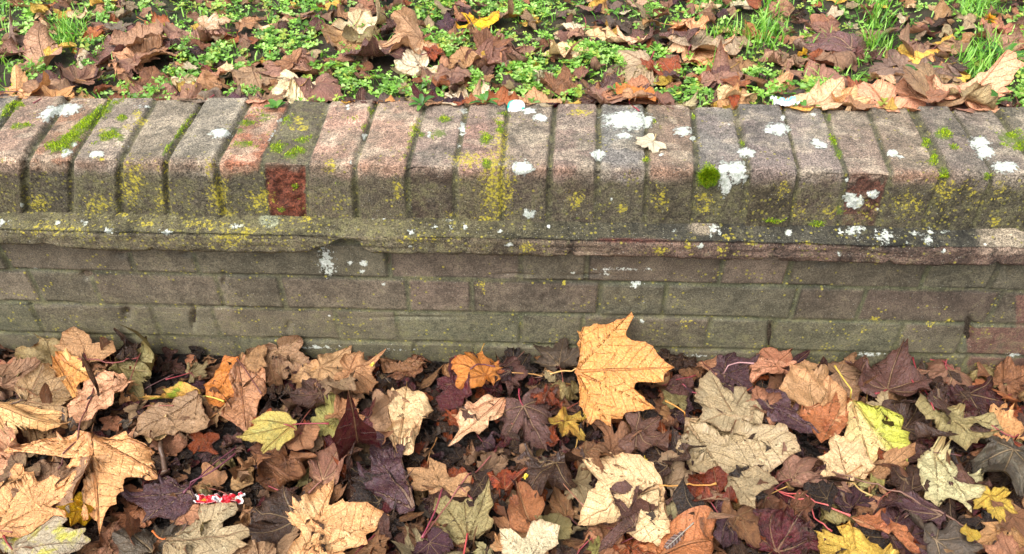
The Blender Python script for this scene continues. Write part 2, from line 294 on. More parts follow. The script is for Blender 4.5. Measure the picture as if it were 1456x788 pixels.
def make_coping():
    xs = np.arange(-1.42, 1.42, .0026)
    r = .006
    prof = []
    for Y in np.arange(.212, r, -.003): prof.append((Y, ZT, 0, 1))
    for a in np.linspace(0, math.pi/2, 6): prof.append((r-r*math.sin(a), ZT-r+r*math.cos(a), -math.sin(a), math.cos(a)))
    for Z in np.arange(ZT-r-.003, ZB-.004, -.003): prof.append((0, Z, -1, 0))
    prof = np.array(prof); ns = len(prof)
    S = np.arange(ns)
    X = np.repeat(xs[:, None], ns, 1); PY = np.repeat(prof[None, :, 0], len(xs), 0); PZ = np.repeat(prof[None, :, 1], len(xs), 0)
    topw = np.clip(PY/.21, 0, 1); frw = np.clip((ZT-PZ)/(ZT-ZB), 0, 1)
    best = np.full(X.shape, 9.0); idx = np.zeros(X.shape, int); jw = np.zeros(X.shape)
    rj = np.random.default_rng(5)
    for j in range(NJ):
        a = JA[j]; xj = a+(JK[j]-a)*topw+(JB[j]-a)*frw+.0016*fbm(PY-PZ, X*0+j, 30, 2, 3)
        hw = .0016+.0018*rj.random() + (.004 if j-OFF == 21 else 0)
        d = np.abs(X-xj)-hw
        m = d < best; best = np.where(m, d, best); idx += (X > xj).astype(int)
    bi = np.clip(idx-1-OFF, 0, len(tops)-1)
    bi = np.where((idx-1-OFF < 0), (idx*7) % 20, bi); bi = np.where(idx-1-OFF >= len(tops), (idx*5) % 20, bi)
    rb = np.random.default_rng(8)
    off = rb.normal(0, .0022, 60); tl = rb.normal(0, .035, 60); off[7+1+OFF] -= .002
    O = off[np.clip(idx, 0, 59)]
    chip = smooth(.0, .5, fbm(X, PY+PZ, 18, 3, 4)-.12)
    arr = np.exp(-((prof[:, 0]-0-(ZT-prof[:, 1])*1.0)/.014)**2)[None, :]
    jm = smooth(.0036, -.0005, best)       # 1 inside joint
    xc = np.where(True, X-np.interp(np.clip(idx-.5, 0, NJ-1), np.arange(NJ), JA), 0); O = O+np.clip(tl[np.clip(idx, 0, 59)]*np.clip(xc, -.04, .04), -.002, .002)
    disp = O*(1-jm)-jm*(.0070-.0022*frw)*smooth(-.6, .3, fbm(X, PY-PZ, 22, 3, 7)+.25)-.0065*arr*chip*(1-jm)-.0020*arr*smooth(.012, 0, best)
    disp += .0012*fbm(X, PY-PZ, 60, 3, 5)+.0007*vnoise(X, PY-PZ, 260, 6)
    crumb = ((idx-1-OFF) == 7)*smooth(0, .2, frw)*(1-jm)*smooth(-.5, -.2, fbm(X, PY-PZ, 45, 3, 5)+.4*np.minimum(best/.02, 1))
    crumb2 = ((idx-1-OFF) == 19)*smooth(0, .1, frw)*smooth(.95, .6, frw)*(1-jm)*smooth(-.25, .05, fbm(X, PY-PZ, 40, 3, 6)+.1)
    disp += crumb*(-.004+.007*fbm(X, PY-PZ, 90, 3, 2))+crumb2*(-.003+.006*fbm(X, PY-PZ, 80, 3, 1))
    NY = prof[None, :, 2]; NZ = prof[None, :, 3]
    Y = PY+NY*disp; Z = PZ+NZ*disp
    Z = Z-.003*smooth(.17, .21, PY)*0
    T = np.array([lin(c) for c in tops]); Fc = np.array([lin(c) for c in fronts])
    frz = np.clip(frw*1.0+.25*fbm(X, PZ, 30, 3, 1), 0, 1)
    fm = smooth(.03, .30, frw+.22*fbm(X, PZ+PY, 34, 3, 1))[..., None]*(frw > 0)[..., None]
    arrm = (np.exp(-((frw-.06)/.10)**2)*(frw > 0)+np.exp(-(PY/.012)**2)*(frw <= 0)*.8)
    redd = (arrm*smooth(-.25, .35, fbm(X, PZ*0, 9, 2, 6)+.12))[..., None]
    C = T[bi]*(1-fm)+Fc[bi]*fm
    ored = np.where((bi == 6)[..., None], lin('b4623c'), lin('a26a50'))
    C = C*(1-redd*.55)+ored*redd*.55
    # soiling darker towards rear of tops is real lichen crust: pale grey film
    film = smooth(.0, .4, fbm(X, PY, 20, 3, 2)+topw*.25)[..., None]*(1-fm)
    C = C*(1-.45*film)+lin('90887a')*.45*film
    so = smooth(.02, .42, fbm(X, PY-PZ, 26, 4, 4))[..., None]; C = C*(1-.5*so)+lin('6a6252')*.5*so
    wv = np.random.default_rng(17).normal(0, 1, (80, 1))[np.clip(idx, 0, 79)]; C = C*(1+wv*np.array([.07, .0, -.07])*(1-fm))
    gy = C.mean(-1, keepdims=True)*np.array([1.09, 1.0, .74]); C = (C*.64+gy*.36)*(.70*(1-fm)+.88*fm)
    ck = np.clip(crumb, 0, 1)[..., None]; C = C*(1-ck)+lin('643626')*ck*(1+.6*fbm(X, PY-PZ, 120, 2, 1)[..., None])
    ck = np.clip(crumb2, 0, 1)[..., None]*.8; C = C*(1-ck)+lin('644034')*ck
    C = C*(1-jm[..., None])+(lin('4c4a38')*(1-fm)+lin('37352a')*fm)*jm[..., None]
    grime = .40+.24*smooth(.08, .3, frz)-.7*(crumb > .3)-.4*(crumb2 > .5)+.25*jm-.35*redd[..., 0]
    fv = np.random.default_rng(12).normal(0, 1, 80)[np.clip(idx, 0, 79)]; grime = grime+.07*fv*fm[..., 0]; C = C*(1+(.24*fm+.11*(1-fm))*fv[..., None]*(1-jm[..., None])); pa = smooth(.1, .3, fbm(X, PY-PZ, 34, 3, 6))[..., None]*(1-fm)*.35; C = C*(1-pa)+lin('b8aa94')*pa
    grime = np.where((bi == 7) & (frw <= 0), .85, grime)
    grime -= .22*((bi == 6) | (bi == 8) | (bi == 9))*(frw < .1)
    yd = .02+.33*smooth(.15, .5, frw)*(X < hit(500, 300, 1, 0)[0])+.12*smooth(.15, .5, frw)+.22*smooth(.15, .5, frw)*(X > hit(1240, 300, 1, 0)[0])+.10*jm
    yd = yd-.2*(crumb > .3)
    grit = .22-.12*fm[..., 0]-.12*(crumb > .3)
    px, py = proj(np.stack([X, Y, Z], -1))
    def fld(marks):
        r = np.zeros(X.shape)
        for m in marks:
            x, y, rx, ry = m[:4]; s = m[4] if len(m) > 4 else 1.0; sl = m[5] if len(m) > 5 else 0
            r = np.maximum(r, s*np.clip(1-.5*np.hypot(((px-x)-sl*(py-y))/rx, (py-y)/ry), 0, 1))
        return r
    W, Yl, G = fld(white), fld(yellow)*(1+.16*smooth(800, 700, px)), fld(moss)
    Y = Y+NY*.0012*smooth(.45, .6, W)+NY*.002*smooth(.4, .8, G); Z = Z+NZ*.0012*smooth(.45, .6, W)+NZ*.002*smooth(.4, .8, G)
    sel = (G+.75*fbm(X, PY-PZ, 70, 3, 3)) > .50
    ii = np.argwhere(sel)
    MOSS_PTS.append(np.concatenate([np.stack([X[sel], Y[sel], Z[sel]], 1), np.stack([0*X[sel], np.broadcast_to(NY, X.shape)[sel], np.broadcast_to(NZ, X.shape)[sel]], 1), G[sel][:, None]], 1))
    i = (np.arange(len(xs)-1)[:, None]*ns+np.arange(ns-1)[None, :]).ravel()
    V = np.stack([X.ravel(), Y.ravel(), Z.ravel()], 1)
    # close the back
    nb = len(V); bx = np.stack([xs, np.full(len(xs), .212), np.full(len(xs), .30)], 1); V = np.vstack([V, bx])
    k = np.arange(len(xs)-1); back = np.stack([nb+k, nb+k+1, (k+1)*ns, k*ns], 1)
    pad = lambda a, v: np.vstack([a.reshape(-1, a.shape[-1]), np.tile(v, (len(xs), 1))])
    mk = pad(np.stack([W, Yl, G], -1), [0, 0, 0]); c = pad(C, lin('504a3c')); vn = pad(np.stack([grime, yd, grit], -1), [.8, .1, .1])
    build('coping', V, [np.stack([i, i+1, i+ns+1, i+ns], 1)[:, ::-1], back], M_BRICK, wall, dict(c1=c, mk=mk, vn=vn))
make_coping()

def make_ledge():
    xs = np.arange(-1.42, 1.42, .0026)
    def curve(lst, Yp):
        P = np.array([hit(a, b, 1, Yp) for a, b in lst]); return np.interp(xs, P[:, 0], P[:, 2])
    zb = curve([(0, 345), (45, 347), (70, 344), (90, 349), (150, 353), (215, 354), (221, 351), (226, 355), (300, 356), (380, 357), (440, 356), (452, 350), (465, 347), (474, 341), (484, 335), (505, 335), (513, 340), (518, 351), (530, 356), (590, 359), (597, 356), (602, 359), (655, 361), (660, 356), (665, 361), (735, 362), (804, 361), (811, 356), (818, 361), (905, 362), (1000, 366), (1080, 368), (1100, 362), (1110, 368), (1250, 372), (1262, 367), (1270, 372), (1300, 374), (1405, 376), (1413, 370), (1420, 374), (1456, 376)], -.027)
    zb = zb+.0016*fbm(xs, xs*0, 60, 4, 2)
    zc = curve([(0, 322), (120, 324), (300, 327), (450, 330), (640, 333), (850, 336), (1100, 340), (1300, 346), (1456, 348)], -.027)
    zc = np.maximum(zc, zb+.006)
    rows = []
    for t in np.linspace(0, 1, 10): rows.append(('f', t))
    for t in np.linspace(0, 1, 16): rows.append(('v', t))
    for t in np.linspace(.15, 1, 5): rows.append(('u', t))
    V = []; R = []
    ye = -.035+.002*fbm(xs, xs*0+3, 6, 3, 1)
    yl = ye-.001+.0030*fbm(xs, xs*0+5, 12, 3, 3)
    for k, t in rows:
        if k == 'f': y = .003+(ye-.003)*t; z = .3405+(zc-.3405)*(t**1.5); z = z-.001
        elif k == 'v':
            z = zc-.0015+(zb-zc+.0015)*t
            gap = np.exp(-((zc-z-.003)/.0022)**2)*.006*smooth(-.35, .1, fbm(xs, xs*0, 5, 2, 5))
            y = yl+gap+.0015*np.exp(-(t/.1)**2)+.004*smooth(.85, 1, t)
            y = y+.002*fbm(xs, z, 50, 3, 7)+.0035*smooth(.1, .3, np.abs(fbm(xs, z*3, 14, 2, 2)))*0
        else: y = yl+.004+(.03)*t; z = zb+.0005*t
        V.append(np.stack([xs, y, z+0*xs], 1)); R.append(k)
    V = np.stack(V, 1); ns = V.shape[1]
    V[..., 1] += .0022*fbm(V[..., 0], V[..., 2]-V[..., 1], 60, 4, 1)+.0024*smooth(.05, .45, fbm(V[..., 0]*.3, V[..., 2]*4, 34, 3, 4)); V[..., 2] += .0015*fbm(V[..., 0], V[..., 1], 40, 3, 2)*(np.array([k == 'f' for k in R])[None, :])
    px, py = proj(V)
    X, Z = V[..., 0], V[..., 2]
    row = np.array([{'f': 0, 'v': 1, 'u': 2}[k] for k in R])[None, :]
    n = fbm(X, Z-V[..., 1], 10, 3, 3)[..., None]
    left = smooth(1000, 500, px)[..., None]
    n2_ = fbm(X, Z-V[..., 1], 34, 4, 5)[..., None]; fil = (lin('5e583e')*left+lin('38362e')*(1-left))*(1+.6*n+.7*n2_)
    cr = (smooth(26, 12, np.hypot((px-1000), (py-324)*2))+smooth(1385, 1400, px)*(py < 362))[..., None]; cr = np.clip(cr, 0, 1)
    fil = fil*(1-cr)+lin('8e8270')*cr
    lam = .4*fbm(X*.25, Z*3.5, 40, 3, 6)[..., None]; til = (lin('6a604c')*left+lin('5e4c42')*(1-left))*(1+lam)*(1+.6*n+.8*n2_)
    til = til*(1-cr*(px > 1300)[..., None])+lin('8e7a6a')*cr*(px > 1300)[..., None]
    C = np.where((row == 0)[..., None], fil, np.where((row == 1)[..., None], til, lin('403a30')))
    gapc = (np.exp(-((zc[:, None]-Z-.003)/.0016)**2)*(row == 1)*smooth(-.45, 0, fbm(X, X*0, 5, 2, 5)))[..., None]; C = C*(1-.8*gapc); C = np.clip(C, .008, 1)
    for cxp, wv in ((118, 1.2), (221, 1.4), (535, 1.4), (597, 1.2), (660, 1.5), (811, 2.0), (868, 1.4), (1100, 1.8), (1262, 2.0), (1413, 2.0), (320, 1.0)):
        ck = (np.exp(-((px-cxp-3*np.sin(py*.5+cxp))/wv)**2)*(row == 1))[..., None]; C = C*(1-.8*ck)
    C = np.clip(C, .008, 1)
    gl = np.clip(1.0-np.abs(py-np.interp(px, [0, 1456], [326, 352]))/4, 0, 1)
    red = (smooth(840, 860, px)*smooth(985, 900, px)*gl)[..., None]
    C = C*(1-red)+lin('6e3c34')*red
    W = np.zeros(X.shape); Yl = np.zeros(X.shape)
    for x, y, rx, ry, s in [(82, 317, 5, 4, .9), (120, 317, 7, 6, .75), (155, 328, 14, 5, .7), (235, 330, 14, 4, .8), (337, 322, 14, 5, .72), (530, 308, 5, 4, .9), (548, 311, 5, 3, .7), (585, 330, 7, 6, .8), (583, 350, 4, 2, .9), (618, 323, 5, 3, .8), (638, 313, 6, 4, .75), (641, 323, 6, 6, .7), (661, 323, 4, 6, .8), (711, 328, 5, 3, 1), (780, 322, 3, 3, 1), (723, 348, 10, 3, .7), (1015, 325, 9, 12, .78), (1022, 330, 5, 6, .8), (1121, 331, 5, 5, 1), (1215, 326, 16, 14, .74), (1256, 336, 18, 15, .72), (1320, 341, 10, 7, .8), (1323, 329, 9, 7, .74), (1342, 328, 9, 9, .7), (1195, 330, 6, 8, .7), (1300, 332, 10, 5, .68), (1342, 358, 5, 4, .8), (1195, 362, 10, 4, .6), (996, 349, 6, 6, .7), (959, 328, 4, 3, .8), (2, 316, 5, 6, .9), (1135, 350, 6, 3, .6), (12, 317, 6, 4, .6), (1290, 345, 8, 4, .6)]:
        W = np.maximum(W, .88*s*np.clip(1-.5*np.hypot((px-x)/rx, (py-y)/ry), 0, 1))
    for x, y, rx, ry, s in [(175, 303, 7, 4, 1), (205, 318, 14, 5, .7), (290, 318, 26, 6, .72), (330, 340, 30, 14, .66), (350, 328, 14, 6, .85), (748, 352, 9, 5, 1), (437, 312, 7, 5, .9), (600, 340, 50, 10, .5), (80, 325, 50, 10, .58), (940, 356, 10, 5, .85), (980, 350, 8, 12, .7), (1025, 355, 8, 8, .7), (1070, 345, 10, 4, .7), (1146, 346, 8, 3, .9), (1292, 313, 10, 6, 1), (1240, 365, 10, 5, .6), (1035, 337, 8, 4, .8)]:
        Yl = np.maximum(Yl, s*np.clip(1-.5*np.hypot((px-x)/rx, (py-y)/ry), 0, 1))
    gt = smooth(18, 10, np.hypot(px-383, (py-313)*1.3)); C = C*(1-gt[..., None])+lin('80846c')*gt[..., None]
    mk = np.stack([W, Yl, 0*W], -1)
    lf = left[..., 0]
    vn = np.stack([.45+.2*lf-.6*cr[..., 0]-.5*gt-.5*red[..., 0]+0*X, .12+.34*lf*smooth(900, 400, px)+0*X, .22+0*X], -1)
    i = (np.arange(len(xs)-1)[:, None]*ns+np.arange(ns-1)[None, :]).ravel()
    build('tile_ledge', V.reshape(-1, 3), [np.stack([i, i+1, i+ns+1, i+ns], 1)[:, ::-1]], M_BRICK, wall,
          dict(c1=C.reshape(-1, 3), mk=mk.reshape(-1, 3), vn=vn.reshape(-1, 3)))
make_ledge()

WY = .004
def make_face():
    st = .003; xs = np.arange(-1.42, 1.42, st); zs = np.arange(-.10, .315, st)
    X, Z = np.meshgrid(xs, zs, indexing='ij')
    Xw = X+.002*fbm(X, Z, 14, 2, 5); Zw = Z+.0010*fbm(X, Z, 10, 2, 6)-(X*.0)
    zl = [.2870, .2100, .1330, .0560, -.022]      # course lines, top downward
    d = np.full(X.shape, 9.0); bid = np.zeros(X.shape, int)
    P = .3375
    x_c2 = hit(314, 420, 1, WY)[0]; x_c1 = hit(553, 375, 1, WY)[0]-.1125+.0; 
    for c in range(4):
        inn = (Zw <= zl[c]) & (Zw > zl[c+1])
        x0 = x_c2 if c % 2 else (hit(553, 375, 1, WY)[0]-.1125)
        u = np.mod(Xw-x0, P); n = np.floor((Xw-x0)/P)
        dj = np.minimum(np.minimum(np.abs(u), np.abs(u-P)), np.abs(u-.1125))
        dz = np.minimum(np.abs(Zw-zl[c]), np.abs(Zw-zl[c+1]))
        dd = np.minimum(dj*1.0, dz)
        d = np.where(inn, dd, d); bid = np.where(inn, (c*97+n*2+(u > .1125)).astype(int), bid)
    d = np.where(Zw > zl[0], 0, d)
    jm = smooth(.0052, .0030, d+.0009*fbm(X, Z, 60, 2, 1))
    depth = .0016+.0045*smooth(.05, .35, fbm(X, Z, 9, 3, 4)+.14)
    disp = -jm*depth+.0007*fbm(X, Z, 30, 3, 2)+.0003*vnoise(X, Z, 250, 3)
    rb = np.random.default_rng(3); off = rb.normal(0, .0009, 997); hue = rb.random(997)
    b = np.mod(bid, 997); disp += off[b]*(1-jm)
    px, py = proj(np.stack([X, X*0+WY, Z], -1))
    # holes and cracks
    for x, y, rx, ry, dp in [(172, 360, 9, 6, .012), (268, 361, 8, 3, .01), (122, 393, 8, 5, .012), (180, 447, 7, 12, .010), (275, 452, 4, 14, .012), (552, 372, 3, 15, .009), (318, 400, 3, 14, .006), (1170, 376, 9, 3, .008), (1315, 400, 4, 12, .005), (735, 392, 26, 2, .007), (840, 392, 30, 2, .006), (850, 362, 10, 5, .006), (1095, 480, 4, 22, .014), (1378, 470, 5, 22, .014), (1430, 385, 6, 14, .008), (454, 370, 10, 10, .003), (1160, 368, 6, 3, .006), (410, 468, 5, 10, .005), (1262, 395, 3, 20, .004), (590, 452, 60, 1.5, .004), (320, 437, 40, 1.5, .003), (60, 435, 50, 1.5, .003), (1160, 415, 3, 14, .004)]:
        g = np.exp(-(((px-x)/rx)**2+((py-y)/ry)**2)*1.2+.8*fbm(X, Z, 70, 2, 4)); disp -= dp*np.clip(g, 0, 1)
    Y = WY-disp
    hb = hue[b][..., None]
    B = (lin('646150')*(1-hb)+lin('695b50')*hb)*.88
    B = B*(.80+.40*np.mod(hb*7.3, 1))
    nn = fbm(X, Z, 8, 4, 6)[..., None]
    B = B*(1+.5*nn)
    ms = smooth(-.1, .45, fbm(X, Z, 5, 3, 7)+.1)[..., None]
    mort = lin('4a4a3b')*(1-ms)+lin('565a42')*ms
    C = B*(1-jm[..., None]*.75)+mort*jm[..., None]*.75
    lower = smooth(.19, .06, Z)[..., None]
    edge = (smooth(.0075, .0050, d)*smooth(.0028, .0046, d)*smooth(-.2, .3, fbm(X, Z, 11, 3, 1)))[..., None]; C = C*(1-.55*edge)
    C = C*(1-.35*lower)+lin('686a50')*.35*lower
    rr = ((px > 1376) & (py > 466))[..., None]*(1-jm[..., None]); C = np.where(rr > .5, lin('6c5046'), C)
    rr = ((px > 1445) & (py > 420) & (py < 466))[..., None]; C = np.where(rr, lin('6c5046'), C)
    W = np.zeros(X.shape); Yl = np.zeros(X.shape); G = np.zeros(X.shape)
    for x, y, rx, ry, s in [(464, 370, 14, 22, .66), (470, 385, 10, 8, .6), (497, 373, 4, 4, .85), (517, 374, 5, 4, .85), (515, 385, 5, 3, .8), (890, 383, 50, 3, .62), (905, 406, 10, 3, .8), (1235, 505, 26, 4, .62), (860, 390, 10, 4, .6), (990, 505, 18, 3, .6), (1440, 505, 12, 4, .66), (815, 388, 4, 4, .7), (545, 403, 5, 3, .8), (450, 493, 50, 4, .55), (560, 497, 40, 3, .5), (50, 383, 6, 2, .8), (912, 456, 4, 3, .7)]:
        W = np.maximum(W, s*np.clip(1-.5*np.hypot((px-x)/rx, (py-y)/ry), 0, 1))
    for x, y, rx, ry, s in [(686, 406, 6, 8, .85), (802, 403, 4, 3, .8), (1245, 455, 6, 4, .9), (1350, 455, 6, 4, .85), (1325, 462, 6, 4, .85), (975, 460, 14, 8, .5), (880, 410, 8, 3, .5), (1230, 470, 6, 6, .5)]:
        Yl = np.maximum(Yl, s*np.clip(1-.5*np.hypot((px-x)/rx, (py-y)/ry), 0, 1))
    vn = np.stack([.42+.16*lower[..., 0]+.15*jm+.12*fbm(X, Z, 7, 3, 1), .06+.10*lower[..., 0]+.06*jm+.10*fbm(X, Z, 6, 2, 2)-.045, .07+.05*fbm(X, Z, 9, 2, 2)], -1)
    ns = len(zs); i = (np.arange(len(xs)-1)[:, None]*ns+np.arange(ns-1)[None, :]).ravel()
    build('brickwork', np.stack([X, Y, Z], -1).reshape(-1, 3), [np.stack([i, i+ns, i+ns+1, i+1], 1)], M_FACE, wall,
          dict(c1=C.reshape(-1, 3), mk=np.stack([W, Yl, G], -1).reshape(-1, 3), vn=vn.reshape(-1, 3)))
    # core with end faces so the wall is solid from the side
    V = [(-1.419, .012, -.1), (1.419, .012, -.1), (1.419, .211, -.1), (-1.419, .211, -.1), (-1.419, .012, .43), (1.419, .012, .43), (1.419, .211, .43), (-1.419, .211, .43)]
    Fq = np.array([[0, 3, 2, 1], [0, 4, 7, 3], [1, 2, 6, 5], [2, 3, 7, 6], [0, 1, 5, 4]])
    n = 8; build('wall_core', V, [Fq], M_BRICK, wall, dict(c1=np.tile(lin('6e6253'), (n, 1)), mk=np.zeros((n, 3)), vn=np.tile([.4, .1, .1], (n, 1))))
make_face()

def make_moss():
    P = MOSS_PTS[0]; r = np.random.default_rng(4)
    V, Fa, C = [], [], []
    rep = np.repeat(np.arange(len(P)), 5)
    Q = P[rep]; n = len(Q)
    base = Q[:, :3]+r.normal(0, .0012, (n, 3)); N = Q[:, 3:6]
    G = Q[:, 6]; L = (.0015+.0035*np.clip(G-.35, 0, 1))*(.5+r.random(n))
    dr = N+r.normal(0, .55, (n, 3)); dr /= np.linalg.norm(dr, axis=1)[:, None]
    sd = np.cross(dr, r.normal(0, 1, (n, 3))); sd /= np.linalg.norm(sd, axis=1)[:, None]; w = (.0005+.0006*r.random(n))[:, None]
    base = base-N*.001
    V = np.stack([base-sd*w, base+sd*w, base+dr*L[:, None]+N*.001], 1).reshape(-1, 3)
    f = np.arange(3*n).reshape(-1, 3)
    pal = np.array([lin('8cac18'), lin('a4c420'), lin('bcd830'), lin('749018'), lin('c8cc38')])
    c = pal[r.integers(0, 5, n)]*(.55+.6*r.random(n))[:, None]
    k = np.repeat(c, 3, 0)
    tag(build('moss', V, [f], M_GREEN, wall, dict(c1=k), False), kind='stuff')
    # thick cushion on the arris of a coping brick
    c0 = hit(1007, 251, 1, 0.0)+np.array([0, -.002, 0]); nn = 5200
    d = r.normal(0, 1, (nn, 3)); d /= np.linalg.norm(d, axis=1)[:, None]; d[:, 1] = -np.abs(d[:, 1])
    rad = np.array([.0155, .009, .0155])*(1+.15*np.sin(d[:, :1]*7+d[:, 2:]*5))
    b = c0+d*rad*.75; L = (.0035+.003*r.random(nn))[:, None]
    dr = d+r.normal(0, .35, (nn, 3)); dr /= np.linalg.norm(dr, axis=1)[:, None]
    sd = np.cross(dr, r.normal(0, 1, (nn, 3))); sd /= np.linalg.norm(sd, axis=1)[:, None]
    V = np.stack([b-sd*.0007, b+sd*.0007, b+dr*L], 1).reshape(-1, 3)
    pal = np.array([lin('507808'), lin('789c08'), lin('98b818'), lin('3c5c08'), lin('a8b020')])
    cc = np.repeat(pal[r.integers(0, 5, nn)]*(.6+.5*r.random(nn))[:, None], 3, 0)
    build('moss_cushion', V, [np.arange(3*nn).reshape(-1, 3)], M_GREEN, wall, dict(c1=cc), False)['label'] = 'round bright green moss cushion beside the pale green lichen'
make_moss()

# ------------------------------------------------------------------ leaves
OUT = {
 'maple': [(0, 1.0), (3, .86), (8, .80), (11, .84), (12, .70), (17, .64), (18, .66), (23, .43), (29, .55), (32, .64), (35, .62), (38, .76), (41, .79), (46, .95), (50, .78), (55, .80), (57, .64), (62, .63), (69, .42), (78, .48), (81, .55), (86, .52), (92, .60), (97, .70), (102, .54), (110, .52), (118, .42), (130, .40), (142, .33), (156, .27), (170, .17), (180, .05)],
 'plane': [(0, 1.0), (4, .90), (9, .82), (13, .83), (14, .73), (20, .64), (25, .56), (29, .62), (33, .72), (36, .72), (41, .84), (46, .97), (50, .82), (57, .81), (59, .69), (66, .64), (72, .57), (79, .62), (85, .67), (94, .79), (99, .62), (109, .58), (120, .50), (135, .46), (150, .38), (163, .27), (173, .16), (180, .05)],
 'sycamore': [(0, 1.0), (5, .93), (7, .90), (10, .88), (12, .83), (15, .82), (17, .76), (20, .74), (22, .67), (26, .58), (30, .68), (32, .70), (35, .80), (38, .83), (41, .91), (46, .95), (50, .89), (52, .83), (56, .82), (58, .74), (63, .70), (70, .52), (77, .58), (82, .64), (87, .66), (93, .72), (98, .67), (104, .60), (112, .56), (122, .46), (135, .42), (150, .35), (163, .27), (173, .15), (180, .05)],
 'wedge': [(0, 1.0), (3, .92), (6, .86), (10, .84), (12, .76), (16, .70), (20, .66), (24, .66), (28, .72), (31, .74), (35, .80), (38, .72), (41, .66), (46, .60), (50, .58), (54, .56), (58, .46), (66, .36), (78, .27), (95, .20), (120, .14), (150, .09), (180, .04)],
 'hand': [(0, 1.0), (3, .93), (7, .86), (10, .88), (12, .80), (17, .70), (21, .66), (25, .72), (28, .80), (32, .84), (36, .92), (40, .97), (43, .86), (48, .80), (52, .78), (56, .64), (60, .60), (65, .63), (70, .68), (76, .72), (80, .66), (86, .54), (92, .40), (102, .24), (120, .14), (150, .09), (180, .04)],
 'oval': [(0, 1.0), (5, .94), (10, .83), (13, .80), (18, .67), (23, .60), (30, .50), (38, .45), (46, .41), (58, .36), (70, .33), (85, .29), (100, .26), (120, .22), (140, .17), (160, .11), (180, .04)],
}
def leaf_mesh(kind, r, hi=True, ragged=.03, width=1.0, bites=1):
    cp = OUT[kind]; sub = 3 if hi else 1; m = 9 if hi else 4
    if not hi: cp = [c for i, c in enumerate(cp) if i % 2 == 0 or c[1] > .75 or c[0] in (0, 180)]
    pw = r.uniform(.40, .85) if kind in ('maple', 'sycamore') else r.uniform(.6, .95) if kind == 'plane' else 1.0
    cp = [(a, (q**pw if q > .35 else q)*(1-.16*float(smooth(15, 46, a)) if kind not in ('oval', 'wedge', 'hand') else 1)) for a, q in cp]
    def side(sgn):
        pts = []
        ph = r.random(3)*6
        sc_ = 1+r.normal(0, .05)
        for a, q in cp:
            q2 = q*(1+r.normal(0, ragged))*(1+.07*math.sin(a*.05+ph[0])); a2 = a+(r.normal(0, .9) if 2 < a < 175 else 0)
            pts.append((math.radians(a2)*sgn, q2*(sc_ if a > 10 else 1)))
        return pts
    A = side(1); B = side(-1)
    A[0] = B[0]; ctrl = A+B[::-1][1:-1] if False else A+list(reversed(B))[1:-1]
    xy = np.array([(q*math.cos(a), q*math.sin(a)*width) for a, q in ctrl])
    # sub-divide with slight bow
    rim = []
    n = len(xy)
    for i in range(n):
        p, q = xy[i], xy[(i+1) % n]
        for s in range(sub):
            t = s/sub; w = p*(1-t)+q*t
            if 0 < t: w = w*(1+r.normal(0, .006)-.02*math.sin(math.pi*t)*(.5 if i % 2 else -1))
            rim.append(w)
    rim = np.array(rim); n = len(rim)
    for b in range(r.integers(0, bites+1)):
        k = r.integers(0, n); w = r.integers(2, 7)*(2 if hi else 1)
        for j in range(-w, w+1): rim[(k+j) % n] *= 1-(.12+.3*r.random())*(1-abs(j)/(w+1))
    rho = (np.arange(1, m+1)/m)**.9
    XY = rim[:, None, :]*rho[None, :, None]
    if hi: XY[:, 1:-1] += r.normal(0, .002, XY[:, 1:-1].shape)
    XY = np.vstack([[[0, 0]], XY.reshape(-1, 2)])
    rf = np.concatenate([[0], np.tile(rho, n)])
    i = np.arange(n); ip = (i+1) % n
    tris = np.stack([np.zeros(n, int), 1+i*m, 1+ip*m], 1)
    q = []
    for j in range(m-1): q.append(np.stack([1+i*m+j, 1+i*m+j+1, 1+ip*m+j+1, 1+ip*m+j], 1))
    q = np.vstack(q)
    ang = np.abs(np.degrees(np.arctan2(XY[:, 1]/width, XY[:, 0]))); rad = np.hypot(XY[:, 0], XY[:, 1])
    vs = np.array([0, 46, 96])
    if kind == 'wedge': vs = np.array([0, 34])
    if kind == 'hand': vs = np.array([0, 40, 76])
    if kind == 'oval': vs = np.array([0])
    dv = np.min(np.abs(ang[:, None]-vs[None, :]), 1); dr = np.radians(dv)
    a = rad*np.cos(dr); b = np.where(dv < 90, rad*np.abs(np.sin(dr)), rad)
    return XY, tris, q, np.stack([a, b, rf], 1)

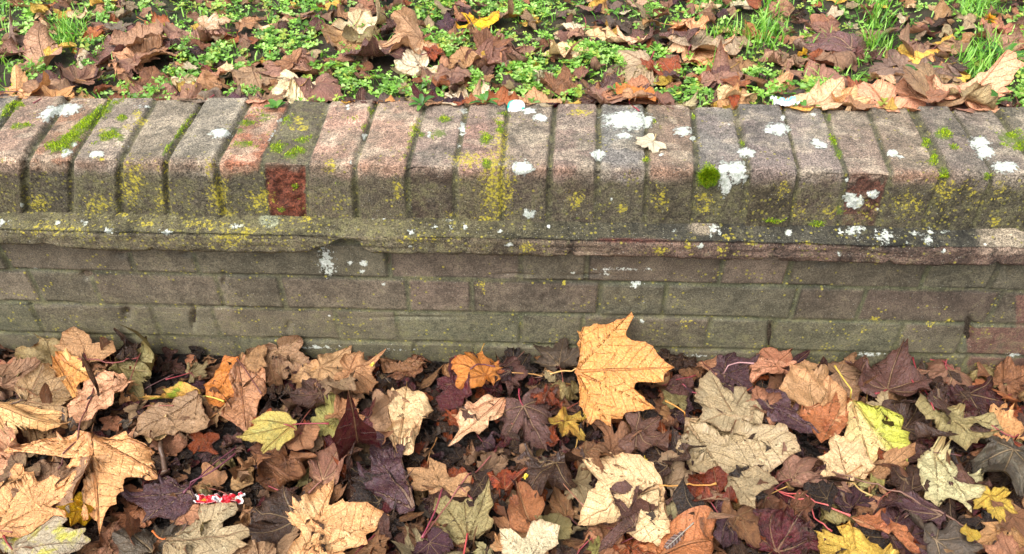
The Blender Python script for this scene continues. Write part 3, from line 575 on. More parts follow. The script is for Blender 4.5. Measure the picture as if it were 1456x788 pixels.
def deform(XY, vn, r, st, amt=1.0):
    x, y = XY[:, 0].copy(), XY[:, 1].copy()
    b = vn[:, 1]; rf = vn[:, 2]
    pleat = {'flat': .14, 'curl': .22, 'roll': .15, 'fold': .2, 'crumple': .38}[st]*(.5+.8*r.random())
    z = pleat*np.minimum(b, .12)
    an0 = np.degrees(np.arctan2(y, x)); rd = np.hypot(x, y)
    for la in (-96, -46, 46, 96, 0):       # each lobe droops or lifts on its own
        g = np.exp(-((an0-la)/19)**2)*np.clip(rd-.35, 0, 1)**2
        dz = r.normal(0, {'flat': .55, 'curl': 1.2, 'roll': .9, 'fold': .9, 'crumple': 1.7}[st])*amt
        z = z+dz*g; x = x*(1-g*min(.5, abs(dz)*.35)); y = y*(1-g*min(.5, abs(dz)*.35))
    cr = {'flat': .026, 'curl': .05, 'roll': .05, 'fold': .045, 'crumple': .10}[st]*amt
    for k in range(6):
        w = r.normal(0, 1, 2)*(2.2+2.2*k*.8); z = z+cr/(1+.55*k)*np.sin(x*w[0]+y*w[1]+r.random()*6.28)*(.35+rf)
    # rim curl
    ph = r.random()*6.28; th = np.arctan2(y, x)
    rc = {'flat': .05, 'curl': .12, 'roll': .1, 'fold': .08, 'crumple': .18}[st]*amt
    z = z+rc*np.clip(rf-.55, 0, 1)**2*4*(.3+np.sin(th*3+ph)+.6*np.sin(th*7+ph*2))*(1 if r.random() < .6 else -1)
    P = np.stack([x, y, z], 1)
    def bend(P, al, k):
        c, s = math.cos(al), math.sin(al); cx = .35
        u = (P[:, 0]-cx)*c+P[:, 1]*s; v = -(P[:, 0]-cx)*s+P[:, 1]*c
        zz = P[:, 2]
        un = np.sin(k*u)*(1/k-zz); zn = 1/k-np.cos(k*u)*(1/k-zz)
        return np.stack([un*c-v*s+cx, un*s+v*c, zn], 1)
    k1 = {'flat': .45, 'curl': 1.5, 'roll': 3.4, 'fold': .8, 'crumple': 1.7}[st]*amt*(.6+.7*r.random())*(1 if r.random() < .5 else -1)
    al = (math.pi/2+r.normal(0, .5)) if r.random() < .65 else r.random()*math.pi
    if st == 'fold':
        a = math.radians(35+30*r.random())*amt; s = np.sign(P[:, 1]); ab = np.abs(P[:, 1])
        asym = np.where(s > 0, 1.0, .35)
        soft = np.clip(ab/.12, 0, 1); aa = a*asym*soft
        P = np.stack([P[:, 0], s*ab*np.cos(aa)-P[:, 2]*np.sin(aa)*s*.5, ab*np.sin(aa)+P[:, 2]*np.cos(aa)], 1)
    P = bend(P, al, k1)
    k2 = k1*.35*r.normal(0, 1)
    if abs(k2) > .05: P = bend(P, al+1.4, k2)
    # fine irregular buckling at the rim
    P[:, 2] += r.normal(0, .006*amt, len(P))*(rf > .5)
    return P

PAL = {  # key: (c1, c2, word)
 'golden': ('e2a058', 'eebc74', 'golden orange'), 'peach': ('e6ac72', 'eec088', 'peach coloured'), 'pinkpeach': ('e0a880', 'e6bc92', 'pinkish peach'),
 'cream': ('ecca98', 'e2b482', 'cream coloured'), 'ivory': ('f6eccc', 'f0e2b8', 'pale cream'), 'pale': ('e8d8b0', 'd0b488', 'pale cream'), 'yellow': ('deb850', 'd4a044', 'yellow'), 'bright': ('d8b418', 'c09010', 'bright yellow'),
 'lime': ('e4c88c', 'c0c450', 'cream and lime yellow'), 'olive': ('a09262', '8a7a48', 'olive tan'), 'ogreen': ('aca660', 'b8a858', 'yellow-olive'),
 'greytan': ('ac9874', 'b4a27e', 'grey-tan'), 'taupe': ('a0805f', '8a6a50', 'taupe brown'), 'mauve': ('946c58', 'a88264', 'mauve brown'), 'pinkbrown': ('b8845f', 'a06e4c', 'pinkish brown'),
 'brown': ('8a6040', '6c4630', 'mid brown'), 'rust': ('b06c42', '96502c', 'rust brown'), 'orange': ('d4843a', 'c47430', 'orange'), 'redrust': ('9c4c28', '703020', 'reddish rust'),
 'purple': ('4c303a', '34202a', 'dark purple'), 'maroon': ('541a26', '38101a', 'maroon'), 'plum': ('664640', '50362f', 'purple brown'), 'char': ('282122', '191415', 'blackish'), 'slate': ('5e5248', '443a34', 'slate grey'),
 'dark': ('402d26', '281b18', 'dark brown'), 'palegreen': ('c8c090', 'a8a868', 'pale green'), 'tan': ('c09468', 'a87c50', 'tan'), 'greenyel': ('cca04c', '84a020', 'golden and green'), 'greygreen': ('a49c80', 'b4b448', 'grey and green'), 'lavgrey': ('88725f', '6e5a4c', 'greyish mauve'),
}
ALB = .86
KW = {'maple': 'maple leaf', 'plane': 'plane leaf', 'sycamore': 'sycamore leaf', 'oval': 'narrow leaf', 'wedge': 'plane leaf', 'hand': 'plane leaf'}
SW = {'flat': 'flat', 'curl': 'curled', 'roll': 'rolled-up', 'fold': 'folded', 'crumple': 'crumpled'}

class HF:
    def __init__(s, x0, x1, y0, y1, zf, c=.003):
        s.x0, s.y0, s.c = x0, y0, c; s.nx, s.ny = int((x1-x0)/c), int((y1-y0)/c)
        X, Y = np.meshgrid(x0+c*(np.arange(s.nx)+.5), y0+c*(np.arange(s.ny)+.5), indexing='ij')
        s.H = zf(X, Y); s.id = np.full(s.H.shape, -1)
    def ij(s, x, y): return np.clip(((x-s.x0)/s.c).astype(int), 0, s.nx-1), np.clip(((y-s.y0)/s.c).astype(int), 0, s.ny-1)
    def get(s, x, y):
        i, j = s.ij(x, y); return s.H[i, j]
BW = np.array([(1/3, 1/3, 1/3), (.6, .2, .2), (.2, .6, .2), (.2, .2, .6), (.45, .45, .1), (.1, .45, .45), (.45, .1, .45), (.85, .075, .075), (.075, .85, .075), (.075, .075, .85)])
LEAVES = []
def tube(P, R, n=6):
    P = np.asarray(P, float); m = len(P); T = np.gradient(P, axis=0); T /= np.linalg.norm(T, axis=1)[:, None]+1e-9
    s = np.cross(T, [0, 0, 1.0]); s /= np.linalg.norm(s, axis=1)[:, None]+1e-9; u = np.cross(s, T)
    a = np.arange(n)/n*2*math.pi
    V = P[:, None]+(s[:, None]*np.cos(a)[None, :, None]+u[:, None]*np.sin(a)[None, :, None])*np.asarray(R).reshape(-1, 1, 1)
    V = V.reshape(-1, 3); i = np.arange(n); q = []
    for j in range(m-1): q.append(np.stack([j*n+i, j*n+(i+1) % n, (j+1)*n+(i+1) % n, (j+1)*n+i], 1))
    V = np.vstack([V, P[:1], P[-1:]]); 
    return V, np.vstack(q), np.vstack([np.stack([np.full(n, m*n), (i+1) % n, i], 1), np.stack([np.full(n, m*n+1), (m-1)*n+i, (m-1)*n+(i+1) % n], 1)])

def place(hf, wall_side, x, y, heading, L, kind, pal, st, r, tilt=(0, 0), width=1.0, hi=True, stalk=None, amt=1.0, flip=None, fit=None, eps=.0012, pct=72, scl=None, zoff=0, blotch=None, label=None, hero=False, gloss=None, dens=1, stalkdir=None):
    XY, tris, q, vn = leaf_mesh(kind, r, hi, width=width, bites=2 if st != 'flat' or not hero else 0)
    P = deform(XY, vn, r, st, amt)
    tipi = 1+vn.shape[0]*0
    m = 9 if hi else 4
    tip = P[m]      # outermost ring of first rim point
    if fit:
        d = math.hypot(tip[0]-P[0, 0], tip[1]-P[0, 1]); k = min(1.25, 1/max(d, .3)); P = P*k; P = P-P[0]
        h2 = math.atan2(P[m][1], P[m][0])*.8
        heading = heading-h2
    P = P*L
    if (flip if flip is not None else r.random() < .4): P[:, 2] *= -1
    # tilts (about leaf axes), then heading
    a, b = tilt
    ca, sa = math.cos(a), math.sin(a); P = np.stack([P[:, 0], P[:, 1]*ca-P[:, 2]*sa, P[:, 1]*sa+P[:, 2]*ca], 1)
    cb, sb = math.cos(b), math.sin(b); P = np.stack([P[:, 0]*cb-P[:, 2]*sb, P[:, 1], P[:, 0]*sb+P[:, 2]*cb], 1)
    ch, sh = math.cos(heading), math.sin(heading); P = np.stack([P[:, 0]*ch-P[:, 1]*sh+x, P[:, 0]*sh+P[:, 1]*ch+y, P[:, 2]], 1)
    if wall_side == 'bed':
        lim = WY-.004-.002*r.random(); ex = P[:, 1]-lim; over = ex > 0
        P[:, 2] += np.where(over, ex*.85, 0); P[:, 1] = np.where(over, lim-.12*np.minimum(ex, .03), P[:, 1])
    else:
        if wall_side == 'lawn': P[:, 1] += max(0, (.190+.022*r.random())-P[:, 1].min())
    H = hf.get(P[:, 0], P[:, 1])
    dz = np.percentile(H-P[:, 2], pct)
    P[:, 2] += dz+zoff+((abs(r.normal(0, .005)) if wall_side == 'bed' else .001) if hero else abs(r.normal(0, .002)))
    H = H+eps
    low = P[:, 2] < H
    P[:, 2] = np.where(low, H, P[:, 2])
    # soften the imprint along the rings
    n = (len(P)-1)//m; Z = P[1:, 2].reshape(n, m)
    for _ in range(2): Z = np.maximum(Z, (Z+np.roll(Z, 1, 0)+np.roll(Z, -1, 0))/3*1.0)
    Zr = Z.copy(); Zr[:, 1:-1] = (Z[:, 1:-1]*2+Z[:, :-2]+Z[:, 2:])/4; P[1:, 2] = np.maximum(Zr, Z*.7+Zr*.3).ravel()
    P[0, 2] = P[1::m, 2].mean()
    T = np.vstack([tris, q[:, [0, 1, 2]], q[:, [0, 2, 3]]])
    S = np.einsum('kb,tbc->tkc', BW if L > .05 else BW[:4], P[T]).reshape(-1, 3)
    i, j = hf.ij(S[:, 0], S[:, 1])
    idn = len(LEAVES)
    cur = hf.H[i, j]; mm = S[:, 2] > cur-1e-6
    i, j, z = i[mm], j[mm], S[mm, 2]
    np.maximum.at(hf.H, (i, j), np.minimum(z, cur[mm]+.022)); hf.id[i, j] = idn
    c1, c2, w = PAL[pal]
    v = 1+r.normal(0, .10)*(wall_side != 'coping')+.12*(wall_side == 'coping'); hs = r.normal(0, .04, 3)
    c1 = np.clip(lin(c1)*ALB*v*(1+hs), .004, .95); c2 = np.clip(lin(c2)*ALB*v*(1+hs), .004, .95)
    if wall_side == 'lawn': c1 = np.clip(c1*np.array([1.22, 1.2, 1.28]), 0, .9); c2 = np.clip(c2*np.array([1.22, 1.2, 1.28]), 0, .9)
    glo = gloss if gloss is not None else (.19 if pal in ('purple', 'maroon', 'char', 'dark', 'redrust', 'plum') else .42)+r.normal(0, .06)
    prm = np.array([r.random() if blotch is None else blotch, glo, r.random()])
    lp = np.stack([XY[:, 0], XY[:, 1], np.full(len(XY), 0.0)], 1)+(r.random(3)*50 if wall_side != 'coping' else 3.3)
    px, py = proj(P.mean(0))
    d = dict(P=P, tris=tris, q=q, vn=vn, c1=c1, c2=c2, prm=prm, lp=lp, kind=kind, pal=pal, st=st, px=px, py=py, side=wall_side, L=L, hero=hero, label=label, stalk=None, hi=hi)
    if stalk:
        sl, sc_ = stalk
        o = P[0]; dd = -(P[1:1+m*3].mean(0)-o)*0; 
        hd = (heading+math.pi+r.normal(0, .35)) if stalkdir is None else stalkdir
        t = np.linspace(0, 1, 9); kx = r.normal(0, .35)
        X = o[0]+sl*(t*math.cos(hd)-kx*t*t*math.sin(hd)); Y = o[1]+sl*(t*math.sin(hd)+kx*t*t*math.cos(hd))
        if wall_side == 'bed': Y = np.minimum(Y, WY-.004)
        Zs = o[2]+.001+sl*t*.18*math.sin(r.random()*2.5); Hs = hf.get(X, Y)+.001; Zs = np.maximum(Zs, np.minimum(Hs, Zs+.012)); Zs[0] = o[2]
        Zs[1:-1] = (Zs[:-2]+Zs[1:-1]+Zs[2:])/3
        R = np.interp(t, [0, .1, .85, 1], [.0009, .0010, .0013, .0022])*(1 if L > .08 else .7)
        d['stalk'] = (tube(np.stack([X, Y, Zs], 1), R), lin(sc_)*ALB)
    LEAVES.append(d); return idn

HEAP = .045
bed = HF(-1.4, 1.4, -.75, .012, z_low)
lawnH = HF(-1.7, 1.7, -.02, 1.0, lambda X, Y: np.where(Y > .212, z_high(X, Y), np.where(Y > 0, .441, .30)))
rL = np.random.default_rng(21)
def rp(pals): return pals[rL.integers(0, len(pals))]
STK = ['7a3038', '8a4a3c', 'a07040', '5a3030', 'b08a48', '6a4a3c', '9a3a44']
# 1. mulch of small dark wet pieces, lowest
for k in range(4600):
    x, y = rL.uniform(-1.25, 1.2), -rL.random()*.62+.0
    place(bed, 'bed', x, y, rL.random()*6.28, rL.uniform(.014, .042), ['maple', 'sycamore', 'oval', 'wedge'][rL.integers(0, 4)],
          rp(['char', 'dark', 'dark', 'purple', 'plum', 'slate', 'brown', 'maroon', 'dark', 'char', 'taupe', 'brown', 'tan', 'redrust', 'brown', 'pinkbrown']), ['crumple', 'curl', 'crumple', 'roll'][rL.integers(0, 4)], rL, (rL.normal(0, .35), rL.normal(0, .35)), hi=False, amt=1.2, pct=60)
# 2. medium leaves
for k in range(430):
    x, y = rL.uniform(-1.25, 1.2), -rL.random()*.60-.01
    left = x < -.35
    pal = rp(['brown', 'tan', 'pinkbrown', 'taupe', 'peach', 'mauve', 'tan', 'olive'] if left else ['dark', 'brown', 'purple', 'brown', 'mauve', 'taupe', 'maroon', 'rust', 'dark', 'redrust', 'plum', 'brown', 'greytan', 'char', 'olive', 'tan', 'pinkbrown', 'plum', 'dark'])
    st = ['crumple', 'curl', 'fold', 'crumple', 'flat'][rL.integers(0, 5)]
    inview = -.98 < x < .98
    place(bed, 'bed', x, y, rL.random()*6.28, rL.uniform(.028, .068), ['maple', 'sycamore', 'wedge', 'plane'][rL.integers(0, 4)], pal, st, rL,
          (rL.normal(0, .42), rL.normal(0, .42)), hi=inview, stalk=(rL.uniform(.03, .07), STK[rL.integers(0, 7)]) if rL.random() < .35 else None, pct=62)

# 3. the leaves one can pick out: (x0,y0 = stalk joint, x1,y1 = tip, kind, palette, state, width, extra)
BED = [
 (405, 650, 358, 705, 'maple', 'brown', 'crumple', 1, {}), (950, 660, 925, 610, 'sycamore', 'dark', 'crumple', 1, {}), (1110, 770, 1145, 715, 'maple', 'maroon', 'curl', 1, {}),
 (1050, 730, 1085, 775, 'sycamore', 'brown', 'curl', 1, {}), (790, 650, 740, 700, 'maple', 'dark', 'crumple', 1, {}), (870, 640, 905, 600, 'maple', 'brown', 'crumple', 1, {}),
 (1300, 690, 1265, 660, 'maple', 'dark', 'crumple', 1, {}), (1180, 700, 1140, 690, 'maple', 'char', 'curl', 1, {}), (990, 740, 960, 700, 'oval', 'char', 'crumple', 1, {}),
 (500, 600, 535, 665, 'maple', 'maroon', 'curl', 1, {}), (560, 620, 520, 660, 'maple', 'purple', 'curl', 1, {}), (60, 700, 10, 650, 'plane', 'taupe', 'curl', 1, {}),
 (610, 700, 650, 725, 'maple', 'plum', 'curl', 1, {}), (420, 740, 350, 780, 'sycamore', 'dark', 'crumple', 1, {}), (150, 770, 210, 750, 'maple', 'brown', 'crumple', 1, {}), (215, 780, 190, 730, 'maple', 'slate', 'crumple', 1, {}),
 (1270, 760, 1350, 745, 'maple', 'purple', 'curl', 1, {}), (1330, 770, 1400, 760, 'sycamore', 'slate', 'crumple', 1, {}), (1360, 600, 1330, 545, 'maple', 'plum', 'curl', 1, {}),
 (68, 503, -10, 535, 'plane', 'olive', 'crumple', 1.1, dict(stalk=(.05, 'b09048'), amt=.6)),
 
  (0, 545, 20, 500, 'maple', 'taupe', 'crumple', 1, {}),
 (35, 565, 108, 572, 'sycamore', 'taupe', 'crumple', 1.0, dict(amt=.6, stalk=(.03, '6a5044'))),
 (165, 512, 232, 535, 'wedge', 'olive', 'curl', 1.1, dict(stalk=(.07, '8a4a3c'), stalkdir=math.pi*.9)), 
 (-10, 575, 118, 622, 'wedge', 'peach', 'fold', .8, {}), (15, 640, -20, 600, 'plane', 'pinkpeach', 'curl', 1, {}),
  
 
 (396, 487, 396, 547, 'sycamore', 'taupe', 'roll', .9, dict(amt=.6)), (464, 503, 410, 532, 'wedge', 'peach', 'fold', .7, dict(tilt=(.3, 0))), (455, 515, 497, 548, 'sycamore', 'tan', 'crumple', 1.0, {}), (497, 525, 540, 540, 'maple', 'tan', 'crumple', 1, {}),
 (455, 555, 425, 590, 'maple', 'plum', 'curl', 1, {}), (485, 548, 480, 580, 'maple', 'taupe', 'crumple', 1, {}),
 
 (275, 556, 180, 562, 'wedge', 'greenyel', 'fold', .65, dict(stalk=(.055, 'c8c050'), stalkdir=.05, blotch=.6, label='golden leaf with a green patch and yellow stalk near the wall')),
 
 (225, 590, 225, 625, 'oval', 'cream', 'flat', 2.0, {}),
 (476, 592, 430, 600, 'maple', 'ogreen', 'flat', 1.0, dict(amt=1.3)), (480, 588, 524, 597, 'sycamore', 'pinkbrown', 'curl', 1, {}),
 (458, 678, 492, 608, 'wedge', 'mauve', 'curl', 1.0, dict(amt=.7, stalk=(.03, '9a6a5c'))), (425, 615, 438, 655, 'oval', 'pinkbrown', 'flat', 2.0, {}),
 (420, 618, 332, 655, 'wedge', 'ogreen', 'flat', .8, dict(stalk=(.06, '8a2c38'), stalkdir=.1)),
 
 
 (555, 575, 580, 640, 'oval', 'taupe', 'roll', 1.5, {}),
 
 (690, 540, 672, 500, 'plane', 'orange', 'crumple', 1, dict(amt=.8)), 
 (735, 520, 728, 478, 'maple', 'char', 'crumple', 1, dict(tilt=(0, .4))), (795, 512, 806, 470, 'maple', 'slate', 'curl', 1, dict(tilt=(0, .4), stalk=(.05, 'a06050'))),
 (744, 573, 782, 642, 'maple', 'plum', 'curl', 1.1, dict(amt=.6, stalk=(.03, '903040'))), (775, 555, 800, 590, 'maple', 'redrust', 'crumple', 1, {}),
 (803, 588, 840, 612, 'maple', 'yellow', 'crumple', 1.1, dict(amt=.6)), (830, 645, 880, 655, 'sycamore', 'brown', 'crumple', 1, {}), (905, 620, 955, 615, 'maple', 'plum', 'crumple', 1, {}),
 
 (1005, 505, 1030, 474, 'sycamore', 'tan', 'curl', 1, {}), (1095, 468, 1040, 492, 'plane', 'pinkpeach', 'curl', .8, dict(tilt=(0, -.2))), (960, 495, 990, 520, 'maple', 'dark', 'crumple', 1, {}),
 (1040, 592, 1008, 538, 'plane', 'greytan', 'flat', 1, {}), 
 (1180, 595, 1118, 512, 'wedge', 'tan', 'curl', .95, dict(amt=.5)), 
 
 
 (1195, 523, 1252, 505, 'sycamore', 'taupe', 'curl', 1, {}), (1205, 500, 1196, 482, 'oval', 'tan', 'curl', 2, dict(tilt=(0, .5))),
 (1262, 553, 1270, 500, 'maple', 'plum', 'crumple', 1.1, dict(amt=.6, stalk=(.03, '903038'))), (1360, 520, 1368, 560, 'maple', 'mauve', 'curl', 1.2, dict(amt=.7, stalk=(.05, '903038'), stalkdir=2.4)),
 (1400, 512, 1450, 550, 'plane', 'olive', 'crumple', 1, {}), (1412, 568, 1404, 528, 'oval', 'rust', 'roll', 2, {}), (1430, 540, 1475, 520, 'maple', 'brown', 'crumple', 1, {}),
 (1380, 555, 1410, 605, 'maple', 'maroon', 'curl', 1, dict(tilt=(.3, 0))), (1290, 600, 1310, 560, 'maple', 'dark', 'crumple', 1, {}),
 
  (1335, 588, 1420, 638, 'wedge', 'olive', 'crumple', .9, dict(amt=.7, stalk=(.09, '9a3840'), stalkdir=2.05, label='crumpled olive brown leaf with a long red stalk')),
 
 (1440, 640, 1420, 705, 'sycamore', 'slate', 'crumple', 1, dict(amt=.6)), (1410, 700, 1425, 745, 'maple', 'yellow', 'crumple', 1, dict(amt=.6)),
 
 (1250, 685, 1235, 665, 'oval', 'ogreen', 'fold', 2, {}),
 
 (105, 720, 125, 750, 'maple', 'bright', 'crumple', 1, {}),
 
 (15, 778, 130, 768, 'plane', 'greygreen', 'flat', .9, dict(blotch=.6, stalk=(.03, '903030'), label='grey leaf with a bright green streak in the lower left corner')),
 
 (370, 800, 428, 728, 'maple', 'taupe', 'flat', 1, {}), 
  
 
  
  (690, 770, 680, 800, 'maple', 'palegreen', 'curl', 1, {}),
 (600, 805, 572, 745, 'plane', 'greytan', 'fold', 1, {}),  (715, 775, 712, 745, 'maple', 'peach', 'curl', 1, {}),
 (756, 738, 735, 672, 'oval', 'rust', 'fold', 1.3, {}), (785, 745, 800, 712, 'oval', 'olive', 'flat', 2.2, {}), (820, 675, 838, 715, 'maple', 'greytan', 'flat', 1, {}),
 (850, 775, 832, 760, 'maple', 'ogreen', 'crumple', 1, {}),
 
 (1022, 700, 960, 708, 'sycamore', 'redrust', 'crumple', 1, dict(amt=.9, label='bright reddish rust crumpled leaf right of the broad cream leaf')),
 (940, 790, 1030, 745, 'oval', 'rust', 'roll', 1.2, {}), (905, 706, 880, 770, 'maple', 'plum', 'crumple', .8, dict(label='small purple brown leaf lying on the broad cream leaf')), (905, 735, 932, 758, 'sycamore', 'slate', 'flat', 1, {}),
 
 
 (1340, 730, 1245, 715, 'wedge', 'purple', 'fold', .8, dict(gloss=.2)), 
 (1385, 765, 1370, 745, 'oval', 'yellow', 'curl', 1.5, {}), (1455, 800, 1425, 745, 'maple', 'pinkbrown', 'flat', 1.1, dict(label='dusty pink leaf in the lower right corner')),
 (30, 665, -10, 690, 'plane', 'taupe', 'curl', 1, {}), (170, 505, 205, 498, 'maple', 'dark', 'crumple', 1, {}), (610, 770, 640, 800, 'maple', 'purple', 'curl', 1, {}),
 (520, 770, 560, 790, 'maple', 'brown', 'curl', 1, {}), (1085, 640, 1065, 615, 'maple', 'ogreen', 'flat', 1, {}) if False else (945, 470, 975, 500, 'maple', 'dark', 'crumple', 1, {}),
]
def px_place(hf, side, e, z0, r):
    x0, y0, x1, y1, kind, pal, st, w, ex = e
    ex = dict(ex)
    A = hit(x0, y0, 2, z0); B = hit(x1, y1, 2, z0)
    if side == 'bed':
        A[1] = min(A[1], -.012)
        if B[1] > WY and ex.get('tilt', (0, 0))[1] == 0: B = np.array([B[0], WY+(B[1]-WY)*.4, B[2]])
    v = B-A; L = max(math.hypot(v[0], v[1]), .02)*(.90 if side == 'bed' else .86)*ex.pop('k', 1.0); hd = math.atan2(v[1], v[0])
    if ex.get('tilt', (0, 0))[1] > .2: L = np.linalg.norm([x1-x0, y1-y0])/F_PX*1.35*1.1
    i, j = hf.ij(np.array([A[0]]), np.array([A[1]]))
    tilt = ex.pop('tilt', (r.normal(0, .17), r.normal(0, .10)))
    stalk = ex.pop('stalk', None)
    place(hf, side, A[0], A[1], hd, L, kind, pal, st, r, tilt, width=w, stalk=stalk, fit=ex.get('fit', True), hero=True, **{k: v for k, v in ex.items() if k != 'fit'})
for e in BED: px_place(bed, 'bed', e, .050, rL)

# ---- leaves whose outline can be read in the photograph: pixel outlines laid on the litter (or on a plane leaning on the wall)
def plane_hit(px, py, lean):
    if lean is None: return hit(px, py, 2, .052)
    (yb, zb_), (yt,) = lean                       # leans from the litter at image row yb up to the wall at image row yt
    A = hit(px, yb, 2, zb_); B = hit(px, yt, 1, WY-.007); d = Fv+(px-CX)/F_PX*Rv-(py-CY)/F_PX*Uv
    n = np.cross(B-A, [1.0, 0, 0]); t = ((A-CAM)@n)/(d@n); return CAM+t*d
def traced(ox, oy, rim, joint, veins, pal, label, lean=None, kind='plane', stalk=None, amt=1.0, gloss=None, blotch=None, split=None, zoff=0, scale=3.94, ctr=None):
    r = rL
    rim = [(ox+a/scale, oy+b/scale) for a, b in rim]; jt = (ox+joint[0]/scale, oy+joint[1]/scale); veins = [(ox+a/scale, oy+b/scale) for a, b in veins]
    W = np.array([plane_hit(a, b, lean) for a, b in rim]); J = plane_hit(*jt, lean); VT = np.array([plane_hit(a, b, lean) for a, b in veins])
    if ctr is None: c = np.array([np.mean([a for a, b in rim]), np.mean([b for a, b in rim])])
    else: c = np.array([ox+ctr[0]/scale, oy+ctr[1]/scale])
    C0 = plane_hit(c[0], c[1], lean)
    # subdivide rim with slight irregular teeth
    per = []
    n0 = len(W)
    for i in range(n0):
        p, q = W[i], W[(i+1) % n0]; L_ = np.linalg.norm(q-p); k = max(2, int(L_/.0035))
        for t in range(k):
            w = p*(1-t/k)+q*t/k
            if t: w = w+(w-C0)/np.linalg.norm(w-C0)*(r.normal(0, .0005)-min(.0022, .07*L_)*math.sin(t/k*math.pi)*(1.0+.5*math.sin(i*2.1)))
            per.append(w)
    per = np.array(per); n = len(per); m = 10; rho = (np.arange(1, m+1)/m)**.9
    P = C0+(per-C0)[:, None]*rho[None, :, None]; P = np.vstack([C0[None], P.reshape(-1, 3)])
    i = np.arange(n); ip = (i+1) % n
    tris = np.stack([np.zeros(n, int), 1+i*m, 1+ip*m], 1); q = np.vstack([np.stack([1+i*m+j, 1+i*m+j+1, 1+ip*m+j+1, 1+ip*m+j], 1) for j in range(m-1)])
    rf = np.concatenate([[0], np.tile(rho, n)])
    L = max(np.linalg.norm(VT-J, axis=1))
    # veins measured from the stalk joint
    D = P-J; best = np.full(len(P), 9.0); a_ = np.zeros(len(P))
    for v in VT:
        u = (v-J)/np.linalg.norm(v-J); al = D@u; pe = np.linalg.norm(D-al[:, None]*u, axis=1); pe = np.where(al < 0, np.linalg.norm(D, axis=1), pe)
        mm = pe < best; best = np.where(mm, pe, best); a_ = np.where(mm, al, a_)
    vn = np.stack([np.clip(a_/L, 0, 2), best/L, rf], 1)
    xy = np.stack([D[:, 0]/L, np.hypot(D[:, 1], D[:, 2])/L*np.sign(D[:, 1])], 1)
    # relief: ridges between veins, gentle waves, lifted or drooping rim
    Nn = np.array([0, 0, 1.0]) if lean is None else np.array([0, -.75, .66])
    z = .22*np.minimum(best/L, .10)*L*r.uniform(.5, 1.2)
    for k in range(6):
        w = r.normal(0, 1, 2)*(2.5+2*k); z = z+amt*.028*L/(1+.5*k)*np.sin(xy@w+r.random()*6.28)*(.3+rf)
    th = np.arctan2(P[:, 1]-C0[1], P[:, 0]-C0[0]); ph = r.random()*6
    z = z+amt*.035*L*np.clip(rf-.6, 0, 1)**2*6*(np.sin(th*4+ph)+.5*np.sin(th*8+ph*2)+.1)
    z = z+r.normal(0, .0006, len(P))
    P = P+Nn*z[:, None]
    H = bed.get(P[:, 0], P[:, 1])
    lim = WY-.005
    if lean is None:
        P[:, 2] += np.percentile(H-P[:, 2], 78)+.002+zoff
        ex = P[:, 1]-lim; P[:, 2] += np.where(ex > 0, ex*.8, 0)
    P[:, 1] = np.minimum(P[:, 1], lim)
    P[:, 2] = np.maximum(P[:, 2], H+.001)
    Z = P[1:, 2].reshape(n, m); P[1:, 2] = Z.ravel(); P[0, 2] = P[1::m, 2].mean()
    T = np.vstack([tris, q[:, [0, 1, 2]], q[:, [0, 2, 3]]]); S = np.einsum('kb,tbc->tkc', BW, P[T]).reshape(-1, 3); ii, jj = bed.ij(S[:, 0], S[:, 1]); cur = bed.H[ii, jj]; mm = S[:, 2] > cur-1e-6
    np.maximum.at(bed.H, (ii[mm], jj[mm]), np.minimum(S[mm, 2], cur[mm]+.03)); bed.id[ii[mm], jj[mm]] = len(LEAVES)
    c1, c2, w = PAL[pal]; c1 = lin(c1)*ALB; c2 = lin(c2)*ALB
    prm = np.array([r.random()*.6 if blotch is None else blotch, gloss if gloss is not None else (.15 if pal in ('purple', 'maroon', 'plum') else .36), r.random()])
    lp = np.stack([xy[:, 0], xy[:, 1], 0*xy[:, 0]], 1)+r.random(3)*50
    cv = None
    if split:                                   # the blade changes colour across a line
        A_ = plane_hit(ox+split[0]/scale, oy+split[1]/scale, lean); B_ = plane_hit(ox+split[2]/scale, oy+split[3]/scale, lean); u = (B_-A_)[:2]; u = u/np.hypot(*u)
        sd_ = ((P[:, 0]-A_[0])*u[1]-(P[:, 1]-A_[1])*u[0]); f = smooth(-.012, .014, sd_*-split[4]+.004*np.sin(th*9))[:, None]; cv = c1*(1-f)+c2*f
    px, py = proj(P.mean(0))
    # joint index for the object origin: nearest vertex
    ji = int(np.argmin(np.linalg.norm(P-J-[0, 0, P[:, 2].mean()-J[2]], axis=1)))
    d = dict(P=P, tris=tris, q=q, vn=vn, c1=c1, c2=c2, prm=prm, lp=lp, kind=kind, pal=pal, st='flat', px=px, py=py, side='bed', L=L, hero=True, label=label, stalk=None, hi=True, cv=cv)
    if stalk:
        pts, cc = stalk; Q = np.array([plane_hit(a, b, lean) for a, b in pts]); t = np.linspace(0, len(Q)-1, 12); Q = np.stack([np.interp(t, range(len(Q)), Q[:, k]) for k in range(3)], 1)
        for _ in range(3): Q[1:-1] = (Q[:-2]+2*Q[1:-1]+Q[2:])/4
        Q[:, 1] = np.minimum(Q[:, 1], lim); Hs = bed.get(Q[:, 0], Q[:, 1])+.001; Q[:, 2] = np.maximum(Q[:, 2], np.minimum(Hs, Q[:, 2]+.02)); Q[0] = P[ji]+[0, 0, .0008]
        d['stalk'] = (tube(Q, np.interp(np.arange(12), [0, 2, 10, 11], [.0012, .0012, .0014, .0022])), lin(cc)*ALB)
    LEAVES.append(d)
A0, A1, A2, A3 = (0, 440), (364, 440), (728, 440), (1092, 440); B0, B1, B2, B3 = (0, 588), (364, 588), (728, 588), (1092, 588)
